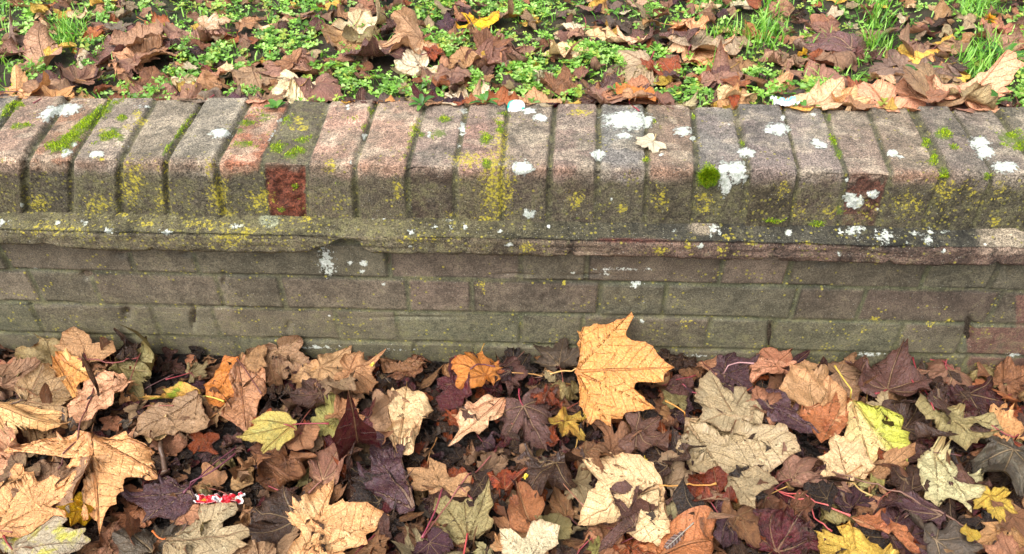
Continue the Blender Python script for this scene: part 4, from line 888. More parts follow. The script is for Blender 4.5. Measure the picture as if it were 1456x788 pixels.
traced(*A0, [(300,200),(355,190),(360,130),(420,95),(470,125),(515,140),(520,190),(570,200),(620,175),(645,235),(570,290),(500,300),(420,260),(340,225)], (500,290), [(420,100),(625,180),(310,205)], 'tan', 'tan brown leaf curling up against the wall at its left end', lean=((516, .05), (462,)), amt=1.8)
traced(*A0, [(275,240),(290,290),(270,340),(320,380),(400,480),(440,490),(420,420),(500,400),(510,350),(480,290),(380,240)], (290,232), [(430,480),(505,370)], 'golden', 'smooth yellow-orange leaf below the tan leaf curling against the wall', amt=.8)
traced(*A0, [(1330,230),(1250,225),(1190,280),(1180,330),(1120,370),(1130,450),(1160,505),(1220,510),(1260,480),(1310,430),(1290,370),(1300,300)], (1330,232), [(1150,500),(1310,430)], 'orange', 'vivid orange leaf tucked beside a pinkish brown leaf near the wall')
traced(0, 0, [(325,518),(345,500),(362,507),(378,530),(376,550),(366,570),(355,590),(348,606),(335,600),(312,588),(318,565),(330,550),(322,530)], (335,508), [(347,604),(376,540),(314,586)], 'pinkbrown', 'long pinkish brown leaf hanging down beside the vivid orange leaf', scale=1, amt=1.5, stalk=([(335,508),(345,520),(372,560)], '6a4038'))
traced(0, 0, [(345,515),(352,497),(368,489),(380,492),(376,505),(380,520),(366,530),(350,528)], (347,520), [(378,494),(378,520)], 'tan', None, scale=1, amt=1.5)
traced(*A0, [(690,360),(560,355),(480,400),(415,430),(440,480),(380,550),(390,610),(440,660),(520,620),(600,560),(640,540),(700,440),(760,400)], (745,375), [(380,560),(415,430),(440,655)], 'pinkpeach', 'large pinkish peach leaf lying above the biggest peach leaf', amt=1.2)
traced(*A0, [(1100,450),(1000,480),(850,540),(770,590),(715,680),(740,700),(850,720),(950,670),(1060,680),(1160,650),(1170,600),(1130,500)], (1110,470), [(715,685),(1060,675),(1160,640)], 'taupe', 'large folded taupe leaf below the golden and green leaf', amt=1.5, kind='sycamore')
traced(*A1, [(680,205),(672,250),(700,290),(800,300),(900,300),(955,270),(890,245),(850,225),(780,250),(720,240)], (680,210), [(955,270)], 'brown', 'narrow brown leaf curling up against the foot of the wall', amt=1.5, kind='oval')
traced(*A1, [(1130,235),(1080,240),(1070,310),(1100,350),(1010,370),(1000,430),(1050,430),(1000,475),(1030,540),(1100,530),(1160,500),(1210,460),(1200,400),(1180,340),(1150,290)], (1190,385), [(1105,238),(1010,400),(1040,535),(1205,455)], 'maroon', 'deep maroon glossy maple leaf near the middle foot of the wall', kind='maple', stalk=([(666,538),(685,525),(704,527)], '6a3a44'), gloss=.2)
traced(*A1, [(1415,460),(1300,470),(1190,500),(1090,565),(1130,610),(1130,650),(1070,735),(1150,715),(1250,710),(1300,650),(1320,580),(1380,620),(1400,500)], (1415,462), [(1070,735),(1095,570),(1280,690)], 'pinkpeach', 'russet peach ragged leaf beside the upright cream peach leaf', blotch=.9, amt=1.3)
traced(*A1, [(840,395),(875,440),(905,430),(960,470),(990,510),(960,570),(930,620),(910,690),(880,788),(850,800),(790,795),(720,700),(770,640),(745,600),(715,500),(760,420),(775,440),(810,430)], (795,792), [(840,400),(985,512),(718,510)], 'cream', 'upright cream peach folded leaf beside the russet peach ragged leaf', amt=1.5)
traced(*A2, [(1225,170),(1245,200),(1260,240),(1340,250),(1400,255),(1330,290),(1370,430),(1290,410),(1260,380),(1240,430),(1235,500),(1180,440),(1140,350),(1100,310),(1150,290),(1150,240)], (1195,320), [(1225,175),(1395,256),(1368,428),(1235,495),(1105,312)], 'purple', 'glossy dark purple maple leaf under the pinkish peach leaf by the wall', kind='maple', gloss=.16, stalk=([(1032,521),(1050,515),(1072,517)], 'b88c8c'), amt=1.3, ctr=(1225,320))
traced(*A2, [(1040,430),(1100,385),(1150,430),(1220,500),(1260,560),(1350,600),(1340,650),(1240,650),(1120,590),(1010,560)], (1250,650), [(1100,390),(1345,610),(1015,555)], 'greytan', 'greyish cream blotched leaf just behind the largest grey-tan leaf')
traced(*A3, [(20,480),(130,330),(120,310),(210,265),(290,290),(350,330),(350,380),(380,380),(340,470),(260,560),(160,560),(100,500)], (260,560), [(215,268),(25,478),(375,385)], 'tan', 'broad tan brown leaf near the wall behind the lime-edged leaf', amt=1.3)
traced(*A3, [(380,460),(360,500),(300,520),(170,540),(200,640),(240,700),(300,750),(340,735),(400,690),(450,650),(470,520),(450,440),(395,410)], (450,480), [(180,560),(300,745),(398,412)], 'rust', 'rust brown leaf partly under the lime-edged leaf', amt=1.3)
traced(*A3, [(0,450),(60,460),(90,480),(170,570),(150,600),(220,650),(295,700),(180,715),(60,670),(-30,600),(-90,520),(-90,490)], (-90,500), [(295,700),(165,570)], 'purple', 'long dark purple leaf crossing the rust brown leaf', kind='maple', gloss=.25)
traced(*A3, [(1410,690),(1340,735),(1245,655),(1270,600),(1250,530),(1330,520),(1400,550),(1434,600),(1500,640),(1500,700)], (1410,692), [(1250,535),(1248,655),(1400,555)], 'peach', 'peach leaf cut by the edge beyond the crumpled olive brown leaf', stalk=([(1450,616),(1440,624),(1408,604)], '8a3838'))
traced(0, 0, [(975,586),(972,608),(963,618),(961,636),(974,651),(978,667),(997,670),(1035,674),(1060,670),(1095,663),(1115,652),(1140,640),(1130,621),(1117,611),(1102,607),(1085,605),(1060,598),(1030,596),(1000,588)], (976,588), [(1138,640),(980,665),(1035,673)], 'greytan', 'largest grey-tan leaf with an orange midrib stalk', scale=1, stalk=([(976,588),(962,578),(946,570)], 'c88a3c'), amt=.8, ctr=(1030,632))
traced(0, 0, [(1213,557),(1204,575),(1203,605),(1204,616),(1219,634),(1244,654),(1250,647),(1253,629),(1275,643),(1299,660),(1296,629),(1298,607),(1285,603),(1290,592),(1289,585),(1267,577),(1249,571),(1229,564)], (1213,557), [(1299,658),(1244,652),(1290,592)], 'lime', 'cream leaf turning lime yellow along its upper edge', scale=1, split=(1213,557,1285,655,1), blotch=0, stalk=([(1213,557),(1200,540),(1187,520)], 'd8b850'), amt=.7, ctr=(1245,605))
traced(*B3, [(400,395),(345,380),(295,330),(330,300),(280,230),(350,200),(340,130),(375,100),(430,115),(450,150),(520,130),(560,170),(580,230),(615,270),(590,310),(550,345),(490,370)], (468,376), [(375,105),(285,235),(600,262),(350,380)], 'cream', 'cream toothed leaf overlapping the lower side of the lime-edged leaf', kind='sycamore', stalk=([(1211,683),(1222,697),(1240,705)], 'b89858'), blotch=.2, ctr=(440,250))
traced(*B3, [(870,200),(940,160),(1000,190),(1050,240),(1130,270),(1200,290),(1250,270),(1230,330),(1220,430),(1200,460),(1130,460),(1165,525),(1100,490),(1020,450),(970,500),(900,440),(870,380),(840,300),(835,260)], (950,170), [(975,495),(1160,520),(1240,285)], 'palegreen', 'large pale green smooth leaf below the crumpled olive brown one', blotch=.3, amt=1.3, ctr=(1020,340))
traced(*B3, [(800,0),(815,-60),(900,-130),(1000,-60),(1100,-20),(1130,60),(1180,20),(1250,20),(1330,90),(1280,90),(1200,70),(1110,110),(1160,170),(1100,230),(1000,180),(930,140),(920,60),(870,60)], (960,-20), [(1325,90),(1140,180),(810,-40)], 'olive', 'crumpled olive brown leaf with a long red stalk', kind='sycamore', stalk=([(1336,583),(1310,550),(1297,507)], '9a3840'), amt=2.2, ctr=(1020,40))
traced(*B0, [(500,105),(560,100),(700,85),(720,130),(800,140),(845,160),(820,190),(850,240),(868,290),(862,330),(800,345),(740,340),(700,350),(690,380),(690,430),(655,465),(655,510),(600,550),(575,600),(565,640),(552,670),(545,640),(535,590),(490,560),(440,560),(430,530),(455,450),(475,370),(465,320),(440,305),(400,300),(345,265),(380,230),(400,190),(330,165),(225,170),(150,200),(30,225),(20,200),(130,180),(230,150),(300,130),(440,95)], (495,110), [(552,665),(866,310),(842,162),(350,265),(30,212)], 'peach', 'biggest peach leaf with five spiky points in the litter', ctr=(530,240), amt=.9, blotch=.1)
traced(*B0, [(-60,640),(-60,480),(0,390),(40,370),(60,300),(85,275),(125,280),(130,320),(180,310),(195,360),(230,350),(290,330),(330,345),(300,380),(310,405),(350,385),(400,310),(440,315),(472,350),(440,390),(400,420),(350,450),(300,470),(260,500),(270,515),(340,520),(380,560),(370,575),(300,575),(240,610),(190,640),(150,655),(90,670),(0,680),(-60,690)], (-40,640), [(125,285),(462,345),(378,565)], 'peach', 'peach leaf cut by the edge below the biggest peach leaf', ctr=(170,470), amt=.9, blotch=.2)
traced(*B0, [(1100,450),(1090,500),(1040,540),(950,550),(840,545),(760,550),(800,515),(750,480),(700,460),(645,425),(700,395),(770,375),(800,350),(870,335),(860,285),(900,300),(960,310),(990,335),(1030,345),(1060,370)], (1045,395), [(650,425),(862,290),(770,545),(1090,500)], 'purple', 'dark purple veined maple leaf behind the red and white wrapper', kind='maple', gloss=.2, stalk=([(265,688),(300,672),(335,645)], '6a3444'))
traced(*B0, [(905,788),(900,850),(1200,830),(1300,780),(1400,740),(1350,720),(1420,690),(1430,640),(1350,610),(1240,620),(1250,590),(1300,560),(1330,520),(1320,495),(1200,500),(1120,500),(1100,560),(1040,620),(980,670),(930,705)], (932,712), [(1430,640),(1320,500),(1150,830)], 'greytan', 'grey-tan ribbed leaf in front of the red and white wrapper', kind='sycamore', stalk=([(236,768),(225,765),(217,755)], 'c06830'), ctr=(1150,680))
traced(*B1, [(885,540),(800,540),(650,450),(545,395),(570,350),(570,310),(640,310),(640,220),(690,195),(740,220),(760,260),(800,195),(840,330),(880,430),(890,515)], (885,515), [(548,395),(660,210),(800,200)], 'purple', 'large glossy dark purple leaf behind the golden peach leaf', kind='maple', gloss=.16, amt=1.4)
traced(*B1, [(130,580),(200,480),(300,420),(420,345),(435,330),(425,400),(390,440),(388,490),(420,505),(485,470),(500,495),(560,490),(620,475),(700,500),(740,520),(700,560),(660,620),(610,650),(620,700),(560,720),(500,745),(480,760),(520,800),(400,850),(250,850),(180,800),(250,650)], (255,800), [(435,338),(738,520),(505,742)], 'peach', 'large golden peach leaf at the bottom beside the glossy dark purple leaf', ctr=(370,630), blotch=.6)
traced(*B1, [(1240,660),(1280,625),(1320,600),(1330,560),(1300,540),(1330,480),(1305,360),(1240,440),(1215,490),(1210,445),(1170,440),(1140,470),(1110,455),(1060,425),(1000,430),(985,500),(1020,520),(1000,560),(1040,590),(995,625),(1060,660),(1100,690),(1160,680)], (1185,660), [(1305,365),(1165,450),(1030,430),(1000,622),(1325,598)], 'olive', 'olive maple leaf with a red stalk at the bottom middle', kind='maple', stalk=([(665,755),(662,775),(657,800)], 'b84848'), ctr=(1160,570), blotch=.4)
traced(*B1, [(1050,405),(970,440),(960,410),(840,400),(880,360),(850,330),(840,290),(960,280),(965,220),(1060,260),(1080,320),(1180,320),(1210,340),(1200,400),(1180,450),(1100,440)], (1042,400), [(842,295),(968,225),(1205,345),(1180,445),(845,398)], 'tan', 'tan and gold maple leaf behind the olive maple leaf', kind='maple', stalk=([(630,690),(620,725),(600,765)], '8a3848'), amt=1.4)
traced(*B2, [(-10,640),(60,690),(110,600),(200,600),(270,620),(265,700),(200,750),(150,830),(-60,850),(-70,640)], (90,830), [(200,605),(268,625),(-60,660)], 'pale', 'pale cream leaf cut by the bottom edge beside the broad cream leaf', ctr=(90,730))
traced(*B2, [(825,370),(790,290),(720,240),(620,222),(530,240),(385,290),(420,340),(480,395),(430,450),(385,530),(370,600),(400,630),(460,650),(550,640),(600,620),(640,680),(720,700),(800,720),(820,760),(850,700),(880,690),(890,600),(862,500),(860,425)], (832,412), [(388,292),(375,600),(820,755),(882,600)], 'cream', 'broad cream peach leaf with a small purple leaf lying on it', stalk=([(939,692),(975,690),(1018,690)], 'c89048'), ctr=(650,500), amt=1.2, blotch=.2)
traced(*B2, [(555,490),(600,505),(650,560),(680,520),(690,430),(710,430),(700,500),(735,540),(700,610),(690,680),(600,720),(560,760),(480,788),(500,720),(560,690),(620,640),(580,560)], (690,640), [(560,492),(700,435),(490,780)], 'plum', 'small dark purple curled leaf lying on the broad cream leaf', kind='maple', ctr=(650,600), amt=1.5, zoff=.003)
traced(*B2, [(1170,390),(1190,440),(1200,470),(1240,465),(1270,530),(1360,550),(1360,470),(1434,450),(1495,405),(1434,340),(1360,310),(1270,330),(1215,345)], (1212,347), [(1490,405),(1360,545),(1240,462),(1360,313)], 'greytan', 'small greyish cream leaf in front of the largest grey-tan leaf', kind='sycamore', stalk=([(1035,675),(1010,673),(995,673)], 'a06850'))
traced(*B3, [(400,585),(440,650),(325,595),(320,640),(265,630),(295,690),(285,740),(300,830),(500,850),(760,850),(740,770),(700,740),(640,680),(560,640),(490,600),(475,562)], (475,565), [(325,600),(290,735),(560,850),(740,780)], 'yellow', 'bright yellow leaf at the bottom edge under a curled brown leaf', ctr=(480,730), blotch=.1)
traced(*B3, [(475,560),(560,550),(640,570),(760,640),(820,690),(850,788),(800,800),(740,700),(620,660),(520,610)], (476,562), [(840,790)], 'rust', 'long curled rust brown leaf lying over the bright yellow leaf', kind='oval', amt=1.5, zoff=.004)
traced(*A2, [(372,290),(375,230),(360,190),(378,160),(362,118),(385,125),(395,98),(470,78),(540,80),(585,58),(630,48),(655,25),(668,10),(680,40),(655,75),(640,95),(640,150),(665,170),(700,175),(745,180),(790,205),(808,240),(850,280),(908,325),(862,350),(848,375),(850,405),(800,410),(740,405),(690,410),(680,440),(710,470),(740,490),(745,530),(808,555),(730,565),(680,572),(640,580),(620,615),(590,615),(555,610),(552,668),(510,625),(470,610),(440,640),(425,625),(400,570),(372,530),(375,450),(365,390),(347,350)], (348,345), [(668,14),(904,326),(804,555),(552,665),(395,100)], 'golden', 'biggest golden orange leaf leaning up against the wall', lean=((604, .068), (446,)), stalk=([(816,528),(800,527),(782,532)], 'c8a060'), gloss=.3, blotch=.35, ctr=(540,340), amt=.8)

# lawn leaves: base fill first
for k in range(860):
    x, y = rL.uniform(-1.45, 1.4), rL.uniform(.235, .86)
    pal = rp(['mauve', 'mauve', 'taupe', 'brown', 'plum', 'lavgrey', 'mauve', 'pinkbrown', 'tan', 'dark', 'rust', 'purple', 'greytan', 'tan', 'pinkbrown', 'pale', 'taupe', 'tan', 'cream', 'greytan', 'yellow'])
    st = ['crumple', 'curl', 'fold', 'curl', 'flat'][rL.integers(0, 5)]
    place(lawnH, 'lawn', x, y, rL.random()*6.28, rL.uniform(.018, .042), ['maple', 'sycamore', 'wedge', 'plane'][rL.integers(0, 4)], pal, st, rL, (rL.normal(0, .3), rL.normal(0, .3)),
          hi=False, amt=1.1, pct=60, zoff=rL.uniform(0, .014))
def box(x0, x1, y0, y1): return ((x0+x1)/2, (y0+y1)/2)
# (x0, y0 joint, x1, y1 tip, kind, pal, state)
LAWN = [
 (0, 40, 44, 36, 'maple', 'mauve', 'curl'), (50, 58, 55, 22, 'oval', 'taupe', 'roll'), (58, 46, 104, 34, 'oval', 'yellow', 'fold'), (112, 55, 142, 44, 'sycamore', 'pale', 'flat'), (170, 40, 160, 4, 'maple', 'plum', 'curl'), (150, 15, 190, 8, 'maple', 'lavgrey', 'curl'),
 (182, 40, 232, 22, 'sycamore', 'taupe', 'curl'), (115, 18, 148, 14, 'maple', 'rust', 'curl'), (192, 54, 236, 36, 'sycamore', 'pinkbrown', 'fold'), (10, 95, 14, 70, 'plane', 'peach', 'fold'), (2, 118, 26, 104, 'plane', 'golden', 'curl'), (-5, 128, 40, 130, 'plane', 'peach', 'flat'), (84, 132, 28, 147, 'plane', 'peach', 'curl'),
 (70, 88, 45, 112, 'maple', 'plum', 'curl'), (98, 88, 100, 62, 'maple', 'plum', 'fold'), (100, 90, 128, 70, 'maple', 'mauve', 'fold'), (180, 55, 150, 76, 'maple', 'pinkbrown', 'flat'), (182, 58, 208, 70, 'sycamore', 'mauve', 'flat'), (165, 82, 200, 96, 'plane', 'tan', 'curl'), (195, 80, 248, 82, 'sycamore', 'brown', 'curl'), (225, 62, 250, 70, 'maple', 'lavgrey', 'curl'),
 (150, 112, 195, 106, 'sycamore', 'brown', 'curl'), (205, 122, 134, 140, 'sycamore', 'mauve', 'curl'), (48, 112, 102, 98, 'sycamore', 'taupe', 'curl'), (122, 116, 148, 106, 'maple', 'yellow', 'fold'), (90, 118, 122, 112, 'maple', 'plum', 'curl'), (240, 130, 262, 100, 'sycamore', 'taupe', 'fold'), (266, 130, 310, 140, 'sycamore', 'lavgrey', 'flat'), (266, 130, 232, 142, 'sycamore', 'taupe', 'flat'),
 (305, 110, 342, 102, 'sycamore', 'lavgrey', 'curl'), (320, 130, 340, 108, 'maple', 'purple', 'curl'), (364, 128, 330, 142, 'plane', 'pinkpeach', 'flat'), (350, 68, 322, 84, 'maple', 'mauve', 'curl'), (352, 70, 364, 98, 'maple', 'taupe', 'curl'), (272, 15, 298, 34, 'maple', 'mauve', 'curl'), (286, 15, 330, 10, 'sycamore', 'pale', 'curl'), (335, 6, 362, 14, 'maple', 'tan', 'curl'), (252, 78, 270, 88, 'maple', 'pale', 'flat'), (295, 72, 310, 88, 'maple', 'tan', 'curl'), (205, 0, 240, 6, 'maple', 'rust', 'curl'),
 (408, 58, 398, 88, 'maple', 'mauve', 'curl'), (408, 58, 382, 48, 'maple', 'pinkbrown', 'curl'), (364, 52, 382, 44, 'maple', 'yellow', 'flat'), (498, 22, 474, 50, 'plane', 'tan', 'curl'), (505, 28, 525, 15, 'sycamore', 'olive', 'curl'), (522, 46, 488, 66, 'plane', 'pale', 'flat'), (540, 46, 530, 74, 'sycamore', 'plum', 'flat'), (600, 60, 544, 82, 'sycamore', 'pale', 'curl'), (598, 32, 565, 56, 'sycamore', 'tan', 'curl'),
 (496, 118, 536, 118, 'maple', 'bright', 'curl'), (505, 145, 455, 132, 'maple', 'purple', 'fold'), (500, 146, 528, 128, 'maple', 'plum', 'fold'), (425, 88, 420, 118, 'sycamore', 'pale', 'curl'), (445, 88, 478, 106, 'sycamore', 'mauve', 'curl'), (366, 108, 394, 92, 'sycamore', 'taupe', 'curl'), (538, 126, 578, 112, 'sycamore', 'slate', 'curl'), (588, 140, 535, 146, 'plane', 'olive', 'curl'), (540, 148, 545, 130, 'plane', 'golden', 'curl'),
 (678, 122, 676, 84, 'maple', 'pale', 'flat'), (688, 118, 704, 96, 'maple', 'cream', 'curl'), (612, 118, 582, 108, 'maple', 'maroon', 'curl'), (642, 72, 594, 88, 'sycamore', 'mauve', 'curl'), (632, 140, 654, 120, 'maple', 'purple', 'fold'), (662, 152, 658, 128, 'maple', 'redrust', 'fold'), (672, 152, 688, 138, 'maple', 'rust', 'curl'), (690, 45, 686, 14, 'maple', 'brown', 'fold'), (694, 45, 724, 22, 'maple', 'brown', 'fold'),
 (450, 8, 415, 14, 'maple', 'plum', 'curl'), (495, 10, 462, 14, 'plane', 'peach', 'curl'), (500, 4, 560, 6, 'sycamore', 'pale', 'curl'), (640, 18, 628, 2, 'maple', 'purple', 'curl'), (670, 2, 720, 6, 'plane', 'bright', 'curl'), (680, 60, 728, 46, 'sycamore', 'mauve', 'fold'), (665, 55, 628, 66, 'sycamore', 'tan', 'fold'), (610, 50, 640, 44, 'maple', 'redrust', 'curl'), (640, 90, 664, 84, 'maple', 'mauve', 'curl'), (615, 128, 600, 140, 'maple', 'pinkbrown', 'curl'),
 (812, 40, 784, 58, 'sycamore', 'cream', 'flat'), (790, 92, 770, 76, 'maple', 'mauve', 'flat'), (792, 92, 806, 72, 'maple', 'brown', 'curl'), (766, 150, 736, 118, 'maple', 'taupe', 'curl'), (768, 150, 800, 134, 'sycamore', 'greytan', 'curl'), (770, 150, 758, 116, 'sycamore', 'tan', 'flat'), (780, 130, 805, 118, 'maple', 'maroon', 'curl'), (868, 96, 842, 102, 'maple', 'mauve', 'flat'), (866, 95, 862, 118, 'maple', 'plum', 'curl'),
 (862, 158, 892, 108, 'sycamore', 'plum', 'fold'), (862, 158, 846, 118, 'sycamore', 'mauve', 'fold'), (900, 130, 918, 104, 'sycamore', 'pinkbrown', 'curl'), (905, 152, 942, 134, 'plane', 'orange', 'curl'), (910, 156, 930, 140, 'sycamore', 'tan', 'curl'), (925, 60, 896, 92, 'sycamore', 'greytan', 'curl'), (960, 66, 904, 58, 'sycamore', 'redrust', 'curl'), (965, 84, 934, 88, 'maple', 'plum', 'fold'), (1022, 46, 978, 56, 'plane', 'golden', 'flat'), (1000, 30, 985, 62, 'plane', 'peach', 'curl'), (990, 36, 1016, 8, 'sycamore', 'greytan', 'flat'),
 (975, 28, 960, 10, 'maple', 'plum', 'curl'), (912, 28, 905, 4, 'maple', 'plum', 'curl'), (895, 28, 882, 8, 'plane', 'pinkpeach', 'curl'), (848, 22, 884, 24, 'sycamore', 'cream', 'curl'), (820, 12, 788, 8, 'sycamore', 'pale', 'flat'), (828, 22, 800, 26, 'maple', 'mauve', 'curl'), (875, 6, 905, 0, 'maple', 'slate', 'curl'), (1030, 88, 1076, 74, 'maple', 'plum', 'fold'), (1024, 86, 1028, 64, 'maple', 'mauve', 'fold'), (1004, 112, 1036, 106, 'maple', 'lavgrey', 'curl'), (1034, 106, 1090, 118, 'sycamore', 'cream', 'roll'),
 (1048, 148, 1014, 136, 'maple', 'yellow', 'fold'), (1050, 150, 1062, 130, 'plane', 'peach', 'curl'), (1047, 120, 1046, 134, 'oval', 'redrust', 'flat'), (970, 4, 1020, 6, 'plane', 'peach', 'flat'), (975, 140, 1000, 128, 'maple', 'palegreen', 'curl'), (1055, 90, 1030, 96, 'maple', 'rust', 'curl'), (940, 128, 962, 116, 'sycamore', 'mauve', 'curl'), (1060, 60, 1088, 48, 'sycamore', 'tan', 'curl'), (1082, 15, 1060, 28, 'maple', 'rust', 'curl'),
 (1190, 8, 1138, 10, 'maple', 'mauve', 'curl'), (1170, 40, 1124, 30, 'sycamore', 'lavgrey', 'curl'), (1125, 50, 1098, 66, 'maple', 'mauve', 'flat'), (1128, 52, 1146, 68, 'maple', 'taupe', 'curl'), (1178, 45, 1215, 32, 'maple', 'lavgrey', 'curl'), (1150, 46, 1164, 52, 'maple', 'bright', 'crumple'), (1170, 52, 1212, 58, 'sycamore', 'rust', 'fold'), (1190, 50, 1244, 54, 'sycamore', 'taupe', 'roll'), (1168, 78, 1234, 84, 'sycamore', 'mauve', 'curl'), (1130, 86, 1094, 92, 'sycamore', 'tan', 'curl'), (1108, 80, 1130, 82, 'maple', 'cream', 'flat'),
 (1218, 40, 1230, 6, 'maple', 'plum', 'roll'), (1240, 4, 1270, 12, 'maple', 'mauve', 'fold'), (1250, 14, 1280, 20, 'sycamore', 'taupe', 'curl'), (1342, 42, 1292, 46, 'sycamore', 'plum', 'fold'), (1316, 50, 1318, 24, 'maple', 'mauve', 'fold'), (1352, 66, 1252, 60, 'plane', 'yellow', 'flat'), (1350, 66, 1318, 74, 'plane', 'peach', 'curl'), (1345, 36, 1380, 34, 'sycamore', 'taupe', 'curl'), (1240, 104, 1250, 76, 'maple', 'rust', 'fold'), (1312, 66, 1272, 92, 'maple', 'lavgrey', 'flat'), (1358, 70, 1374, 56, 'maple', 'dark', 'curl'), (1268, 75, 1260, 86, 'maple', 'cream', 'crumple'),
 (1425, 32, 1456, 22, 'maple', 'mauve', 'curl'), (1436, 14, 1402, 4, 'maple', 'pinkbrown', 'curl'), (1320, 108, 1282, 118, 'maple', 'slate', 'curl'), (1344, 138, 1290, 148, 'maple', 'plum', 'flat'), (1360, 140, 1338, 96, 'maple', 'mauve', 'fold'), (1360, 140, 1374, 92, 'sycamore', 'taupe', 'fold'), (1375, 120, 1428, 96, 'plane', 'pinkpeach', 'crumple'), (1380, 130, 1428, 122, 'sycamore', 'olive', 'crumple'), (1165, 140, 1140, 108, 'plane', 'yellow', 'flat'), (1200, 145, 1170, 118, 'plane', 'cream', 'flat'), (1185, 150, 1226, 122, 'plane', 'cream', 'curl'), (1205, 115, 1240, 132, 'plane', 'peach', 'roll'),
 (1292, 138, 1206, 152, 'plane', 'pinkpeach', 'fold'), (1152, 152, 1172, 142, 'maple', 'rust', 'fold'), (1336, 152, 1410, 148, 'plane', 'pinkbrown', 'curl'), (1432, 88, 1460, 84, 'plane', 'peach', 'curl'), (1130, 98, 1156, 104, 'maple', 'slate', 'curl'), (1284, 160, 1287, 146, 'oval', 'yellow', 'fold'), (1100, 140, 1128, 136, 'maple', 'mauve', 'curl'), (1445, 140, 1462, 128, 'maple', 'plum', 'curl'),
 (20, 8, 0, 2, 'maple', 'plum', 'curl'), (60, 4, 90, 0, 'maple', 'brown', 'curl'), (30, 150, 60, 138, 'sycamore', 'peach', 'curl'), (310, 145, 345, 146, 'sycamore', 'mauve', 'curl'), (1240, 156, 1275, 152, 'maple', 'tan', 'flat'), (700, 152, 735, 146, 'maple', 'rust', 'curl'),
]
for n, (x0, y0, x1, y1, kd, pl, st) in enumerate(LAWN):
    ex = dict(pct=66)
    st2 = st
    if st in ('curl', 'fold'): ex['amt'] = .75
    if rL.random() < .3: ex['stalk'] = (rL.uniform(.02, .05), STK[rL.integers(0, 7)])
    ex['tilt'] = (rL.normal(0, .15), rL.normal(.05, .12))
    px_place(lawnH, 'lawn', (x0, y0, x1, y1, kd, pl, st2, 1.0, ex), .462, rL)
# the little cream maple leaf on the coping
cop = HF(-.2, .6, -.02, .215, lambda X, Y: np.where(Y > 0, .4405, .34))
A = hit(943, 207, 2, ZT); 
place(cop, 'coping', A[0]-.016, A[1]+.003, -2.5, .035, 'maple', 'ivory', 'flat', rL, (0, 0), amt=1.0, width=1.15, hero=True, zoff=.004, stalk=(.016, 'b8a070'), stalkdir=.9, flip=False, blotch=0, label='small pale cream maple leaf lying alone on top of the coping bricks')

print('BEDH', [round(float(v),3) for v in np.percentile(bed.H[:, 100:230], [5, 25, 50, 75, 95])], 'near wall', [round(float(v),3) for v in np.percentile(bed.H[:, 235:250], [5, 50, 95])], 'LAWN', [round(float(v),3) for v in np.percentile(lawnH.H[:, 85:250], [5, 25, 50, 75, 95])])
# ------------------------------------------------------------------ which leaves stay individual
vis = np.zeros(len(LEAVES))
for hf in (bed, lawnH, cop):
    I, J = np.nonzero(hf.id >= 0); ids = hf.id[I, J]
    P = np.stack([hf.x0+hf.c*(I+.5), hf.y0+hf.c*(J+.5), hf.H[I, J]], 1); px, py = proj(P)
    ok = (px > 0) & (px < 1456) & (py > 0) & (py < 788)
    np.add.at(vis, ids[ok], 1.0)
for k, d in enumerate(LEAVES):
    if d['side'] == 'lawn': vis[k] *= .62
    if d['side'] == 'coping': vis[k] = 999
    if not d['hi']: vis[k] *= .8
keep = [k for k in np.argsort(-vis)[:300] if vis[k] > 12]
keepset = set(int(k) for k in keep)
LM = {'bed': [(880, 520, 'the biggest golden orange leaf'), (310, 703, 'the red and white wrapper'), (1050, 625, 'the largest grey-tan leaf'), (1250, 600, 'the lime-edged leaf'), (150, 660, 'the biggest peach leaf'), (880, 720, 'the broad cream leaf'), (590, 595, 'the upright cream peach leaf'), (645, 540, 'the deep maroon maple leaf'), (475, 735, 'the large golden peach leaf'), (660, 720, 'the olive maple leaf with a red stalk'), (1230, 765, 'the bright yellow leaf at the bottom'), (1350, 670, 'the large pale green leaf'), (305, 540, 'the vivid orange leaf'), (215, 690, 'the dark purple veined leaf'), (550, 700, 'the glossy dark purple leaf'), (1040, 515, 'the glossy purple maple leaf'), (960, 765, 'the striped feather'), (1375, 610, 'the crumpled olive brown leaf'), (60, 770, 'the green-streaked grey leaf'), (230, 600, 'the large folded taupe leaf'), (985, 700, 'the reddish rust leaf')],
      'lawn': [(1125, 120, 'the white and blue scrap'), (735, 152, 'the round white and teal cap'), (1408, 28, 'the orange flower head'), (890, 171, 'the largest white lichen patch'), (110, 190, 'the moss-striped coping brick'), (400, 230, 'the crumbling red coping brick'), (515, 118, 'the bright yellow leaf'), (1300, 62, 'the long yellow and peach leaf'), (865, 135, 'the big purple brown fan of a leaf'), (680, 105, 'the pale cream maple leaf'), (15, 110, 'the peach leaves at the wall end'), (1250, 145, 'the large striped peach leaf'), (1100, 15, 'the tuft of bright grass'), (85, 15, 'the grass tuft in the corner'), (270, 55, 'the thickest clover patch'), (930, 210, 'the small leaf on the coping'), (1000, 55, 'the golden leaf'), (1435, 195, 'the darkest mossy coping brick'), (570, 72, 'the long pale cream leaf'), (330, 190, 'the orange coping brick'), (315, 190, 'the oval white lichen spot')],
      'coping': []}
used = {}
SZ = lambda L: 'tiny' if L < .035 else 'small' if L < .055 else 'medium' if L < .085 else 'large'
